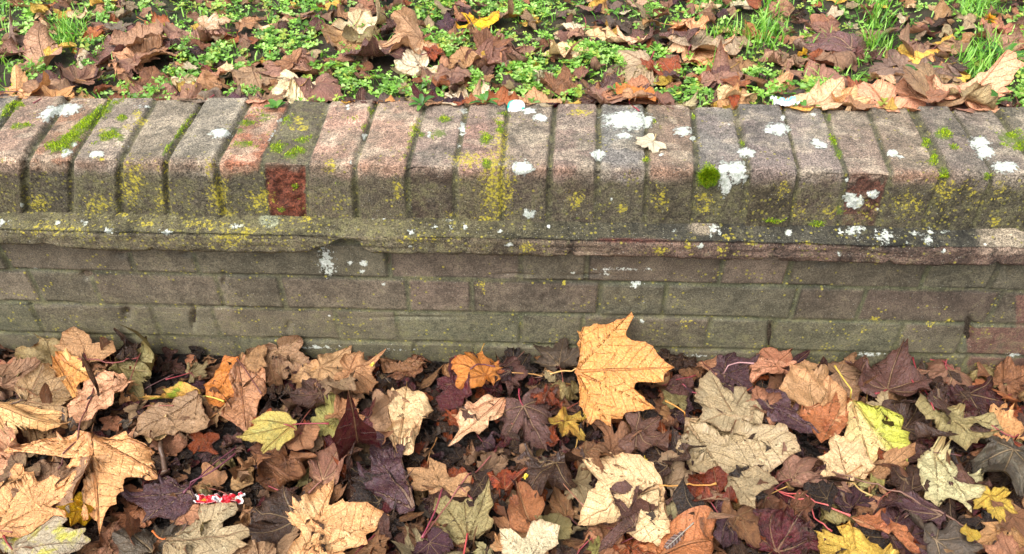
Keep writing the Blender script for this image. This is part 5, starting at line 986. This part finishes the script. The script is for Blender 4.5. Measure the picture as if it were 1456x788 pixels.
def auto_label(d):
    best = sorted(LM[d['side']], key=lambda m: math.hypot(m[0]-d['px'], (m[1]-d['py'])*1.3))
    def rel(m):
        dx, dy = d['px']-m[0], (d['py']-m[1])*1.3; r = math.hypot(dx, dy)
        near = 'touching' if r < 45 else ('just ' if r < 110 else 'a little way ' if r < 220 else 'well ')
        if near == 'touching': return 'beside '+m[2] if abs(dx) > abs(dy) else ('behind ' if dy < 0 else 'in front of ')+m[2]
        if abs(dx) > 2.2*abs(dy): w = 'left of ' if dx < 0 else 'right of '
        elif abs(dy) > 2.2*abs(dx): w = 'behind ' if dy < 0 else 'in front of '
        else: w = ('behind' if dy < 0 else 'in front')+' and to the '+('left' if dx < 0 else 'right')+' of '
        return near+w+m[2]
    C, K, S = PAL[d['pal']][2], KW[d['kind']], SW[d['st']]
    tries = []
    for m in best[:4]:
        tries += [f"{C} {S} {K} {rel(m)}", f"{SZ(d['L'])} {C} {S} {K} {rel(m)}"]
    tries = [t for t in tries if len(t.split()) <= 16]
    for t in tries:
        if t not in used: return t
    for m in best[:8]:
        for n in best[:8]:
            if n is m: continue
            t = f"{C} {K} between {m[2]} and {n[2]}"
            if t not in used and len(t.split()) <= 16: return t
    return tries[0]
GR = {'bed': 'fallen leaves on the ground in front of the wall', 'lawn': 'fallen leaves on the grass behind the wall', 'coping': None}
rest = {'bed': [], 'lawn': [], 'coping': []}
for k, d in enumerate(LEAVES):
    if k in keepset:
        nv = len(d['P']); o0 = d['P'][0].copy()
        o = build({'maple': 'maple_leaf', 'plane': 'plane_leaf', 'sycamore': 'sycamore_leaf', 'oval': 'narrow_leaf', 'wedge': 'plane_leaf', 'hand': 'plane_leaf'}[d['kind']], d['P']-o0, [d['tris'], d['q']], M_LEAF, None,
                  dict(c1=(d['cv'] if d.get('cv') is not None else np.tile(d['c1'], (nv, 1))), c2=np.tile(d['c2'], (nv, 1)), vn=d['vn'], lp=d['lp'], prm=np.tile(d['prm'], (nv, 1))), True, o0)
        lab = d['label'] if d['label'] and d['label'] not in used else auto_label(d)
        used[lab] = 1
        tag(o, lab, 'leaf', GR[d['side']])
        if d['stalk']:
            (V, q, t), c = d['stalk']
            s = build('stalk', V-o0, [q, t], M_STALK, None, dict(c1=np.tile(c, (len(V), 1)))); s.parent = o
    else: rest[d['side']].append(d)
for side, nm in (('bed', 'leaf_litter'), ('lawn', 'leaf_scatter')):
    V, T, Q, A = [], [], [], {k: [] for k in ('c1', 'c2', 'vn', 'lp', 'prm')}; n = 0
    SV, SQ, ST, SC = [], [], [], []; sn = 0
    for d in rest[side]:
        k = len(d['P']); V.append(d['P']); T.append(d['tris']+n); Q.append(d['q']+n); n += k
        for a in ('c1', 'c2', 'prm'): A[a].append(np.tile(d[a], (k, 1)))
        A['vn'].append(d['vn']); A['lp'].append(d['lp'])
        if d['stalk']:
            (v, q, t), c = d['stalk']; SV.append(v); SQ.append(q+sn); ST.append(t+sn); SC.append(np.tile(c, (len(v), 1))); sn += len(v)
    tag(build(nm, np.vstack(V), [np.vstack(T), np.vstack(Q)], M_LEAF, None, {k: np.vstack(v) for k, v in A.items()}), kind='stuff')
    if SV: tag(build('litter_stalks' if side == 'bed' else 'scattered_stalks', np.vstack(SV), [np.vstack(SQ), np.vstack(ST)], M_STALK, None, dict(c1=np.vstack(SC))), kind='stuff')

# ------------------------------------------------------------------ loose stalks and twigs
def loose(pts, r0, c, name, label, cat, group=None, hf=bed, z0=.055, lift=0):
    P = np.array([hit(x, y, 2, z0) for x, y in pts]); P[:, 1] = np.minimum(P[:, 1], WY-.004) if hf is bed else P[:, 1]
    t = np.linspace(0, len(P)-1, 14); P = np.stack([np.interp(t, range(len(P)), P[:, i]) for i in range(3)], 1)
    for _ in range(3): P[1:-1] = (P[:-2]+P[1:-1]*2+P[2:])/4
    H = hf.get(P[:, 0], P[:, 1])+r0; z = np.maximum(H, np.interp(np.arange(14), [0, 13], [H[0], H[-1]])); z = np.minimum(z, np.maximum(H[0], H[-1])+.02)
    P[:, 2] = z+lift*np.sin(np.linspace(0, math.pi, 14)); o0 = P[0].copy()
    V, q, tt = tube(P-o0, np.interp(np.arange(14), [0, 12, 13], [r0*.8, r0, r0*1.9]))
    o = build(name, V, [q, tt], M_STALK, None, dict(c1=np.tile(lin(c)*ALB, (len(V), 1))), loc=o0); return tag(o, label, cat, group)
LS = [([(1100, 672), (1150, 705), (1192, 736)], .0013, 'c45a58', 'upper of two parallel red leaf stalks lying left of the yellow leaf'),
      ([(1112, 680), (1160, 700), (1212, 727)], .0013, 'c8605a', 'red leaf stalk ending at the curled rust brown leaf'),
      ([(75, 655), (115, 610), (135, 548)], .0013, '6e3c38', 'long dark red stalk across the biggest peach leaf'),
      ([(110, 510), (160, 514), (195, 502)], .0012, '8a4440', 'thin red-brown stalk under the tan leaf by the wall'),
      ([(185, 540), (195, 500), (203, 482)], .0011, '7a3c3c', 'thin dark red stalk leaning on the wall beside the olive tan leaf'),
      ([(728, 530), (760, 522), (812, 528)], .0013, 'b88850', 'pale tan stalk leading to the biggest golden orange leaf'),
      ([(945, 530), (965, 538), (996, 552)], .0011, 'a04050', 'short pinkish red stalk below the glossy purple maple leaf'),
      ([(1000, 500), (1008, 515), (1030, 535)], .0010, '6a3a38', 'short brown stalk left of the glossy purple maple leaf'),
      ([(1185, 665), (1270, 690), (1400, 752)], .0015, '7a5644', 'long brown stalk running down between the pale green and cream leaves'),
      ([(370, 485), (380, 478), (392, 486)], .0010, '8a6a50', 'tiny bent stalk sticking up against the wall'),
      ([(1325, 590), (1300, 540), (1295, 510)], .0013, 'a03c42', 'upright red stalk above the crumpled olive brown leaf'),
      ([(1345, 505), (1352, 518), (1368, 524)], .0012, 'a84850', 'hooked red stalk above the mauve maple leaf by the wall'),
      ([(1280, 516), (1300, 512), (1318, 510)], .0013, 'b89070', 'short pale straw-like stalk at the foot of the wall'),
      ([(430, 620), (400, 616), (345, 622)], .0012, '8a2c3a', 'wine red stalk beside the yellow-olive leaf'),
      ([(600, 760), (640, 700), (705, 625)], .0012, '9a5a54', 'long straight stalk rising past the olive maple leaf'),
      ([(330, 620), (295, 648), (255, 690)], .0012, '6a3444', 'purple stalk behind the red and white wrapper'),
      ([(810, 660), (795, 675), (830, 715)], .0011, '8a5c44', 'brown stalk left of the broad cream leaf')]
for p, r0, c, lab in LS: loose(p, r0, c, 'leaf_stalk', lab, 'stalk', 'loose leaf stalks on the litter')
loose([(225, 622), (228, 645), (230, 662)], .0045, '5c4638', 'twig', 'short thick brown twig standing out of the dark litter', 'twig')
# fine dark debris threads in the mulch
V, Q, T, C = [], [], [], []; n = 0; r = np.random.default_rng(9)
HEROID = np.array([d['hero'] for d in LEAVES]+[False])
for k in range(380):
    x, y = r.uniform(-1.2, 1.2), -r.random()*.6; L = r.uniform(.008, .04); a = r.random()*6.28; t = np.linspace(0, 1, 5)
    X = x+L*(t*math.cos(a)-r.normal(0, .25)*t*t*math.sin(a)); Y = np.minimum(y+L*(t*math.sin(a)), WY-.005)
    Z = bed.get(X, Y)+.0008; Z = np.maximum(Z, np.linspace(Z[0], Z[-1], 5))
    ii, jj = bed.ij(X, Y)
    if Z.max()-Z.min() > .012 or HEROID[bed.id[ii, jj]].any(): continue
    v, q, tt = tube(np.stack([X, Y, Z], 1), np.full(5, r.uniform(.0003, .0007)), 4)
    V.append(v); Q.append(q+n); T.append(tt+n); n += len(v)
    C.append(np.tile(lin(['4a342c', '6a4038', '8a6a50', '7a3038', '2c2220'][r.integers(0, 5)])*ALB, (len(v), 1)))
tag(build('plant_debris', np.vstack(V), [np.vstack(Q), np.vstack(T)], M_STALK, None, dict(c1=np.vstack(C))), kind='stuff')

# ------------------------------------------------------------------ grass and clover
r = np.random.default_rng(31)
CL = [(275, 50, 55, 24, 1), (215, 115, 30, 25, .7), (30, 15, 35, 12, .8), (395, 35, 35, 28, 1), (490, 72, 60, 20, 1), (430, 115, 22, 18, .8), (635, 35, 45, 20, 1), (560, 98, 22, 12, .9), (670, 85, 34, 26, .9), (740, 85, 45, 48, 1), (850, 45, 60, 20, 1), (820, 108, 34, 26, .9), (970, 105, 36, 18, .8), (1080, 95, 34, 32, .8), (1160, 95, 40, 14, .9), (1250, 108, 44, 14, .8), (940, 36, 24, 12, .7), (20, 65, 30, 10, .7), (340, 92, 34, 12, .6), (600, 92, 30, 16, .6), (1010, 75, 40, 14, .6), (380, 125, 22, 12, .6), (630, 140, 30, 8, .5), (560, 140, 30, 10, .5), (1400, 120, 40, 16, .6), (110, 128, 30, 8, .5), (140, 50, 40, 40, .35), (1115, 138, 30, 12, .6), (230, 138, 22, 6, .6), (460, 100, 60, 8, .5), (790, 50, 30, 10, .5), (940, 140, 20, 10, .6)]
GP = [(85, 18, 24, 20, 1), (1088, 20, 40, 20, 1), (1415, 60, 45, 34, 1), (1260, 28, 34, 18, .9), (1180, 25, 22, 8, .7), (1130, 145, 24, 10, .9), (595, 145, 14, 8, .6), (1020, 60, 22, 12, .5), (860, 70, 20, 14, .4), (840, 110, 10, 14, .5), (155, 45, 8, 14, .6), (1300, 100, 34, 14, .6), (1440, 140, 24, 14, .5), (250, 92, 12, 10, .6), (1185, 100, 24, 10, .5), (540, 30, 12, 10, .5), (1040, 148, 10, 8, .7), (945, 145, 14, 8, .5), (1350, 90, 20, 20, .6), (660, 150, 18, 6, .6), (1060, 12, 60, 10, .7), (120, 10, 20, 8, .5), (1200, 70, 60, 10, .3)]
def dens(px, py, L):
    v = np.zeros(np.shape(px))
    for x, y, rx, ry, s in L: v = np.maximum(v, s*np.clip(1.25-np.hypot((px-x)/rx, (py-y)/ry)*.8, 0, 1))
    return v
N = 26000
X = r.uniform(-1.5, 1.45, N); Y = r.uniform(.222, .9, N)
Pp = np.stack([X, Y, np.full(N, .46)], 1); px, py = proj(Pp)
py2 = np.where((py < 0) | (px < 0) | (px > 1456), 40+30*np.sin(px*.02), py); px2 = np.mod(px, 1456)
dc = dens(px2, py2, CL); p = r.random(N) < (dc**1.1*.90+.14)
X, Y, dc = X[p], Y[p], dc[p]; n = len(X)
zb = z_high(X, Y); h = (.008+.010*dc)*(.7+.6*r.random(n)); H = lawnH.get(X, Y)
ok = (H-zb < .006) | (zb+h > H+.001)*(r.random(n) < .6*dc+.08)
X, Y, zb, h, dc, H = X[ok], Y[ok], zb[ok], h[ok], dc[ok], H[ok]; n = len(X)
top = np.stack([X, Y, np.maximum(zb+h, 0)], 1); basep = np.stack([X+r.normal(0, .006, n), Y+r.normal(0, .006, n), np.minimum(zb, top[:, 2]-.003)], 1)
V, Fq, Ft, C = [], [], [], []; nv = 0
pal = np.array([lin(c) for c in ('86b848', '98c858', '6c9c38', 'acd474', '5a8a30', 'a8b850')])*.85
R_ = (.0042+.0050*r.random(n)**1.5); R_ = np.where(r.random(n) < .12, R_*1.5, R_)
tn = np.stack([r.normal(0, .32, n), r.normal(-.12, .32, n), np.ones(n)], 1); tn /= np.linalg.norm(tn, axis=1)[:, None]
e1 = np.cross(tn, [0, 1, 0]); e1 /= np.linalg.norm(e1, axis=1)[:, None]; e2 = np.cross(tn, e1); a0 = r.random(n)*6.28
cc = pal[r.integers(0, 6, n)]*(.7+.5*r.random(n))[:, None]
shape = np.array([(0, 0), (.55, .42), (.95, .58), (1.22, .34), (1.08, 0), (1.22, -.34), (.95, -.58), (.55, -.42)])
for k in range(3):
    a = a0+k*2.094+r.normal(0, .15, n); ca, sa = np.cos(a), np.sin(a)
    sx = shape[None, :, 0]*R_[:, None]; sy = shape[None, :, 1]*R_[:, None]
    u = sx*ca[:, None]-sy*sa[:, None]; v = sx*sa[:, None]+sy*ca[:, None]
    w = (np.abs(sy)*.45+sx*.12-sx**2*18)
    P = top[:, None]+u[..., None]*e1[:, None]+v[..., None]*e2[:, None]+w[..., None]*tn[:, None]
    V.append(P.reshape(-1, 3)); b = nv+np.arange(n)[:, None]*8
    for f in ((0, 1, 2), (0, 2, 3), (0, 3, 4), (0, 4, 5), (0, 5, 6), (0, 6, 7)): Ft.append(np.concatenate([b+f[0], b+f[1], b+f[2]], 1))
    C.append(np.repeat(cc*(1+.1*k), 8, 0)); nv += n*8
# stems
s = np.array([.0006, 0, 0]); P = np.stack([basep-s, basep+s, top+s*.7, top-s*.7], 1); V.append(P.reshape(-1, 3)); Fq.append(nv+np.arange(n*4).reshape(-1, 4)); C.append(np.repeat(pal[2][None]*.9, n*4, 0)); nv += n*4
tag(build('clover_patches', np.vstack(V), [np.vstack(Ft), np.vstack(Fq)], M_GREEN, None, dict(c1=np.vstack(C)), False), kind='stuff')
# grass blades
N = 60000
X = r.uniform(-1.5, 1.45, N); Y = r.uniform(.216, .9, N); px, py = proj(np.stack([X, Y, np.full(N, .46)], 1))
py2 = np.where((py < 0) | (px < 0) | (px > 1456), 30+30*np.sin(px*.02), py); px2 = np.mod(px, 1456)
dg = dens(px2, py2, GP); p = r.random(N) < dg**1.4*.42+.05; X, Y, dg = X[p], Y[p], dg[p]; n = len(X)
zb = z_high(X, Y); L = (.022+.034*dg)*(.6+.8*r.random(n)); H = lawnH.get(X, Y); ok = (H-zb < .008) | ((zb+L*.6 > H) & (r.random(n) < .5)); X, Y, zb, L = X[ok], Y[ok], zb[ok], L[ok]; n = len(X)
az = r.random(n)*6.28; lean = .25+.75*r.random(n); sd = np.stack([-np.sin(az), np.cos(az), 0*az], 1); fw = np.stack([np.cos(az), np.sin(az), 0*az], 1)
wd = .0009+.0009*r.random(n); ts = np.array([0, .35, .7, 1.0]); ws = np.array([.8, 1, .7, .05])
V = []
for t, w in zip(ts, ws):
    c = np.stack([X, Y, zb], 1)+fw*(L*lean*t**1.6)[:, None]+np.array([0, 0, 1])*(L*(t-.45*lean*t*t))[:, None]
    V += [c-sd*(wd*w)[:, None], c+sd*(wd*w)[:, None]]
V = np.stack(V, 1); b = np.arange(n)[:, None]*8
Q = np.vstack([np.concatenate([b+0, b+1, b+3, b+2], 1), np.concatenate([b+2, b+3, b+5, b+4], 1), np.concatenate([b+4, b+5, b+7, b+6], 1)])
pal = np.array([lin(c) for c in ('80c03c', '9cd454', '68a832', 'b0e070', '549028')])*.85
C = np.repeat(pal[r.integers(0, 5, n)]*(.7+.5*r.random(n))[:, None], 8, 0)
tag(build('grass', V.reshape(-1, 3), [Q], M_GREEN, None, dict(c1=C)), kind='stuff')

# ------------------------------------------------------------------ small weeds one can pick out
def weed(px_, py_, n, L, w, label, seed, z0=.44):
    r = np.random.default_rng(seed); P0 = hit(px_, py_, 2, z0); P0[2] = max(z0-.02, lawnH.get(np.array([P0[0]]), np.array([P0[1]]))[0]-.004)
    root = tag(empty('weed', P0), label, 'weed', 'leafy weeds along the back of the coping')
    for k in range(n):
        a = k*6.28/n+r.normal(0, .3); l = L*(.7+.5*r.random()); t = np.linspace(0, 1, 7); wv = w*np.sin(np.clip(t, .03, .97)*math.pi)**.7*(1+.25*np.cos(t*22))
        lean = r.uniform(.5, .95); x = l*lean*t; z = l*(1-lean*.5)*t-l*.35*t*t
        V = np.concatenate([np.stack([x*math.cos(a)+s*wv*math.sin(a), x*math.sin(a)-s*wv*math.cos(a), z+abs(s)*wv*.35], 1) for s in (-1, 0, 1)])
        i = np.arange(6); Q = np.vstack([np.stack([i, i+1, i+8, i+7], 1), np.stack([i+7, i+8, i+15, i+14], 1)])
        c = lin(['5a9a34', '6cac48', '84bc50', '4c8834'][r.integers(0, 4)])*.6
        o = build('leaf_blade', V, [Q], M_GREEN, root, dict(c1=np.tile(c, (len(V), 1))))
weed(600, 148, 8, .036, .0045, 'rosette of bright green toothed leaves against the coping at mid length', 1)
weed(690, 146, 7, .034, .004, 'leafy green weed against the coping beside the reddish rust leaf', 2)
weed(392, 152, 5, .028, .006, 'small light green weed behind the crumbling red coping brick', 3)
weed(945, 130, 6, .030, .006, 'broad-leaved green weed between the orange leaf and the pale green one', 4)
weed(1145, 142, 7, .036, .004, 'green weed growing beside the white and blue scrap', 5)
weed(875, 125, 4, .028, .007, 'pair of broad green weed leaves behind the big purple brown fan leaf', 6)
weed(1430, 70, 9, .055, .005, 'large rosette of green toothed weed leaves near the orange flower head', 7)
weed(1310, 92, 5, .050, .006, 'broad green weed leaves below the long yellow and peach leaf', 8)
weed(1415, 148, 5, .034, .007, 'light green weed against the coping near the darkest mossy brick', 9)

# ------------------------------------------------------------------ litter: wrapper, scrap, cap, flower, feather
def sheet_obj(name, cx, cy, w, h, rot, z0, hf, colf, label, cat, seed, crump=.004, mat=None, nu=34, nv=18):
    r = np.random.default_rng(seed); u, v = np.meshgrid(np.linspace(-1, 1, nu), np.linspace(-1, 1, nv), indexing='ij')
    x = u*w/2*(1+.06*np.sin(v*5+seed)); y = v*h/2*(1+.12*np.sin(u*4+seed))
    z = np.zeros(u.shape)
    for k in range(7):
        a = r.random()*6.28; z += crump/(1+k*.4)*np.abs(np.sin((u*math.cos(a)*w/h+v*math.sin(a))*(1.4+k*.9)+r.random()*6))
    ca, sa = math.cos(rot), math.sin(rot); P0 = hit(cx, cy, 2, z0)
    X = P0[0]+x*ca-y*sa; Y = P0[1]+x*sa+y*ca; H = hf.get(X, Y); off = np.percentile(H-z, 85); Z = np.maximum(z+off, H+.001)+.004
    V = np.stack([X, Y, Z], -1).reshape(-1, 3)-P0; i = (np.arange(nu-1)[:, None]*nv+np.arange(nv-1)[None, :]).ravel()
    c = colf(u, v).reshape(-1, 3)
    o = build(name, V, [np.stack([i, i+nv, i+nv+1, i+1], 1)], mat or M_WRAP, None, dict(c1=c), loc=P0); return tag(o, label, cat)
def wrap_col(u, v):
    c = np.tile(lin('c01e2c'), u.shape+(1,))*(1+.5*fbm(u*3, v*2, 1.3, 3, 2)[..., None]); wh = np.array([.66, .65, .62])
    def put(m, k): c[m] = k
    put(np.abs(v) > .94, wh); put(np.abs(u) > .93, wh)
    put(np.hypot((u+.22)*1.6, (v-.3)*.8) < .30, wh); put(np.hypot((u+.05)*1.6, (v+.2)*.8) < .30, wh); put(np.hypot((u-.72)*2.2, (v+.15)*.9) < .42, wh)
    put(np.hypot((u+.16)*3, (v)) < .25, lin('6a8090')); put(np.hypot((u+.72)*4, v-.1) < .3, lin('d8a030')); put(np.hypot((u-.05)*4, v+.75) < .25, lin('d8a030')); put(np.hypot((u-.72)*5, v+.1) < .3, lin('b0a890'))
    put((np.abs(u-.35) < .05) & (v > .1), lin('b01828')); return c
sheet_obj('sweet_wrapper', 310, 705, .070, .017, .10, .058, bed, wrap_col, 'crumpled red and white sweet wrapper lying on the leaf litter', 'wrapper', 4, .006, nu=60, nv=24)
def scrap_col(u, v):
    c = np.tile(np.array([.72, .78, .82]), u.shape+(1,)); c[(u > .1) & (v > -.1)] = lin('78b8cc'); c[(u < -.4)] = np.array([.8, .8, .8]); return c
sheet_obj('paper_scrap', 1122, 121, .042, .034, .5, .475, lawnH, scrap_col, 'crumpled white and pale blue paper scrap in the grass', 'litter', 8, .009)
# cap
P0 = hit(734, 152, 2, .440); n = 40; a = np.arange(n)/n*6.283
rr = [(.0, .0045), (.009, .0043), (.0125, .0038), (.015, .0025), (.0155, -.001), (.0155, -.006)]
V = [[0, 0, .0046]]; Cc = [lin('e8ecea')]
for R__, z in rr[1:]:
    for t in a:
        V.append((R__*math.cos(t), R__*math.sin(t), z+.001*math.sin(3*t)*(R__ > .012)))
        teal = (R__ > .012) and (1.9 < t < 3.6 or 5.6 < t < 6.1); Cc.append(lin('18b090') if teal else np.array([.78, .80, .78]))
Ft = [(0, 1+i, 1+(i+1) % n) for i in range(n)]; Q = [(1+j*n+i, 1+(j+1)*n+i, 1+(j+1)*n+(i+1) % n, 1+j*n+(i+1) % n) for j in range(4) for i in range(n)]
o = build('plastic_cap', V, [np.array(Ft), np.array(Q)], M_WRAP, None, dict(c1=np.array(Cc)), loc=P0); tag(o, 'round white and teal plastic cap pressed against the back of the coping', 'cap'); o.rotation_euler = (.35, 0, 0)
# flower head
P0 = hit(1408, 28, 2, .475); root = tag(empty('flower_head', P0), 'ragged orange-yellow flower head lying in the grass', 'flower'); r = np.random.default_rng(2)
V, Q, C = [], [], []
for k in range(34):
    a = r.random()*6.28; el = r.uniform(.1, 1.2); l = r.uniform(.010, .019); t = np.array([0, .5, 1]); w = np.array([.001, .0028, .0012])
    d = np.array([math.cos(a)*math.cos(el), math.sin(a)*math.cos(el), math.sin(el)]); s = np.array([-math.sin(a), math.cos(a), 0])
    b = len(V)*1
    for ti, wi in zip(t, w): p = d*l*ti+np.array([0, 0, -.004*ti*ti]); V += [p-s*wi, p+s*wi]
    Q += [(b, b+1, b+3, b+2), (b+2, b+3, b+5, b+4)]; C += [lin(['e0a020', 'd88818', 'e8b838'][r.integers(0, 3)])*.8]*6
build('petals', np.array(V), [np.array(Q)], M_GREEN, root, dict(c1=np.array(C)))
th = np.linspace(0, 6.283, 13)[:-1]; V = [[0, 0, .004]]+[[.004*math.cos(t), .004*math.sin(t), .002] for t in th]+[[.0035*math.cos(t), .0035*math.sin(t), -.006] for t in th]
build('flower_base', np.array(V), [np.array([(0, 1+i, 1+(i+1) % 12) for i in range(12)]), np.array([(1+i, 13+i, 13+(i+1) % 12, 1+(i+1) % 12) for i in range(12)])], M_GREEN, root, dict(c1=np.tile(lin('80902c')*.7, (25, 1))))
# feather
A, B = hit(945, 788, 2, .055), hit(984, 752, 2, .055); root = tag(empty('feather', A), 'thin black and white striped feather stuck in the litter', 'feather')
t = np.linspace(0, 1, 40); ax = (B-A)[:2]; Lf = np.linalg.norm(ax); ax = ax/Lf; sdv = np.array([-ax[1], ax[0]])
cx = A[0]+ax[0]*Lf*t; cyy = A[1]+ax[1]*Lf*t; zz = float(max(bed.get(cx, cyy)))+.001
V, q, tt = tube(np.stack([cx, cyy, np.full(40, zz)], 1)-A, np.interp(t, [0, 1], [.0004, .0011])); build('quill', V, [q, tt], M_STALK, root, dict(c1=np.tile(lin('989080'), (len(V), 1))))
V, Q, C = [], [], []
for i in range(26):
    for s in (-1, 1):
        b = len(V); p = np.array([cx[i], cyy[i], zz]); d = np.array([*(sdv*s*.8-ax*.75), 0]); w = np.array([*ax, 0])*.0006; l = .0075*math.sin(min(1, (i+4)/16)*1.57)*(1 if i < 20 else .6)
        V += [p-w-A, p+w-A, p+d*l+w-A+[0, 0, .001], p+d*l-w-A+[0, 0, .001]]; Q.append((b, b+1, b+2, b+3)); C += [lin('201c1e' if i % 4 < 2 else '6a6260')]*4
build('barbs', np.array(V), [np.array(Q)], M_STALK, root, dict(c1=np.array(C)))
# small yellow petal flakes
for (x, y, lab) in [(529, 518, 'tiny bright yellow flake at the foot of the wall'), (747, 670, 'tiny yellow curled flake in the dark litter'), (918, 648, 'small yellow crumb above the broad cream leaf')]:
    sheet_obj('yellow_flake', x, y, .009, .006, 1.0, .055, bed, lambda u, v: np.tile(lin('d0b838')*.8, u.shape+(1,)), lab, 'flake', int(x), .003, nu=10, nv=8)

# ------------------------------------------------------------------ light and camera
w = bpy.data.worlds.new('World'); sc.world = w; w.use_nodes = True; nt = w.node_tree; bg = nt.nodes['Background']
sky = nt.nodes.new('ShaderNodeTexSky'); sky.sky_type = 'NISHITA'; sky.sun_disc = False; sky.sun_elevation = math.radians(58); sky.sun_rotation = math.radians(215)
sky.dust_density = 4.0; sky.air_density = 1.0; sky.ozone_density = .6
hs_ = nt.nodes.new('ShaderNodeHueSaturation'); hs_.inputs['Saturation'].default_value = .35; nt.links.new(sky.outputs[0], hs_.inputs['Color']); nt.links.new(hs_.outputs[0], bg.inputs[0]); bg.inputs[1].default_value = .115
ld = bpy.data.lights.new('sun', 'SUN'); ld.energy = 1.5; ld.angle = math.radians(60); ld.color = (1, .96, .9)
lo = bpy.data.objects.new('sun', ld); col.objects.link(lo)
from mathutils import Vector, Matrix
az, elv = math.radians(215), math.radians(58)
sd = Vector((math.sin(az)*math.cos(elv), math.cos(az)*math.cos(elv), math.sin(elv)))
lo.rotation_euler = (-sd).to_track_quat('-Z', 'Y').to_euler()
cd = bpy.data.cameras.new('camera'); co = bpy.data.objects.new('camera', cd); col.objects.link(co); sc.camera = co
cd.sensor_width = 36; cd.lens = F_PX/1456*36; cd.clip_start = .05; cd.clip_end = 500
M = Matrix(((Rv[0], Uv[0], -Fv[0], CAM[0]), (Rv[1], Uv[1], -Fv[1], CAM[1]), (Rv[2], Uv[2], -Fv[2], CAM[2]), (0, 0, 0, 1)))
co.matrix_world = M
sc.view_settings.view_transform = 'Standard'; sc.view_settings.look = 'None'; sc.view_settings.gamma = 1; sc.view_settings.exposure = 1.46
sc.view_settings.use_curve_mapping = False
sc.render.engine = 'CYCLES'; sc.cycles.max_bounces = 6
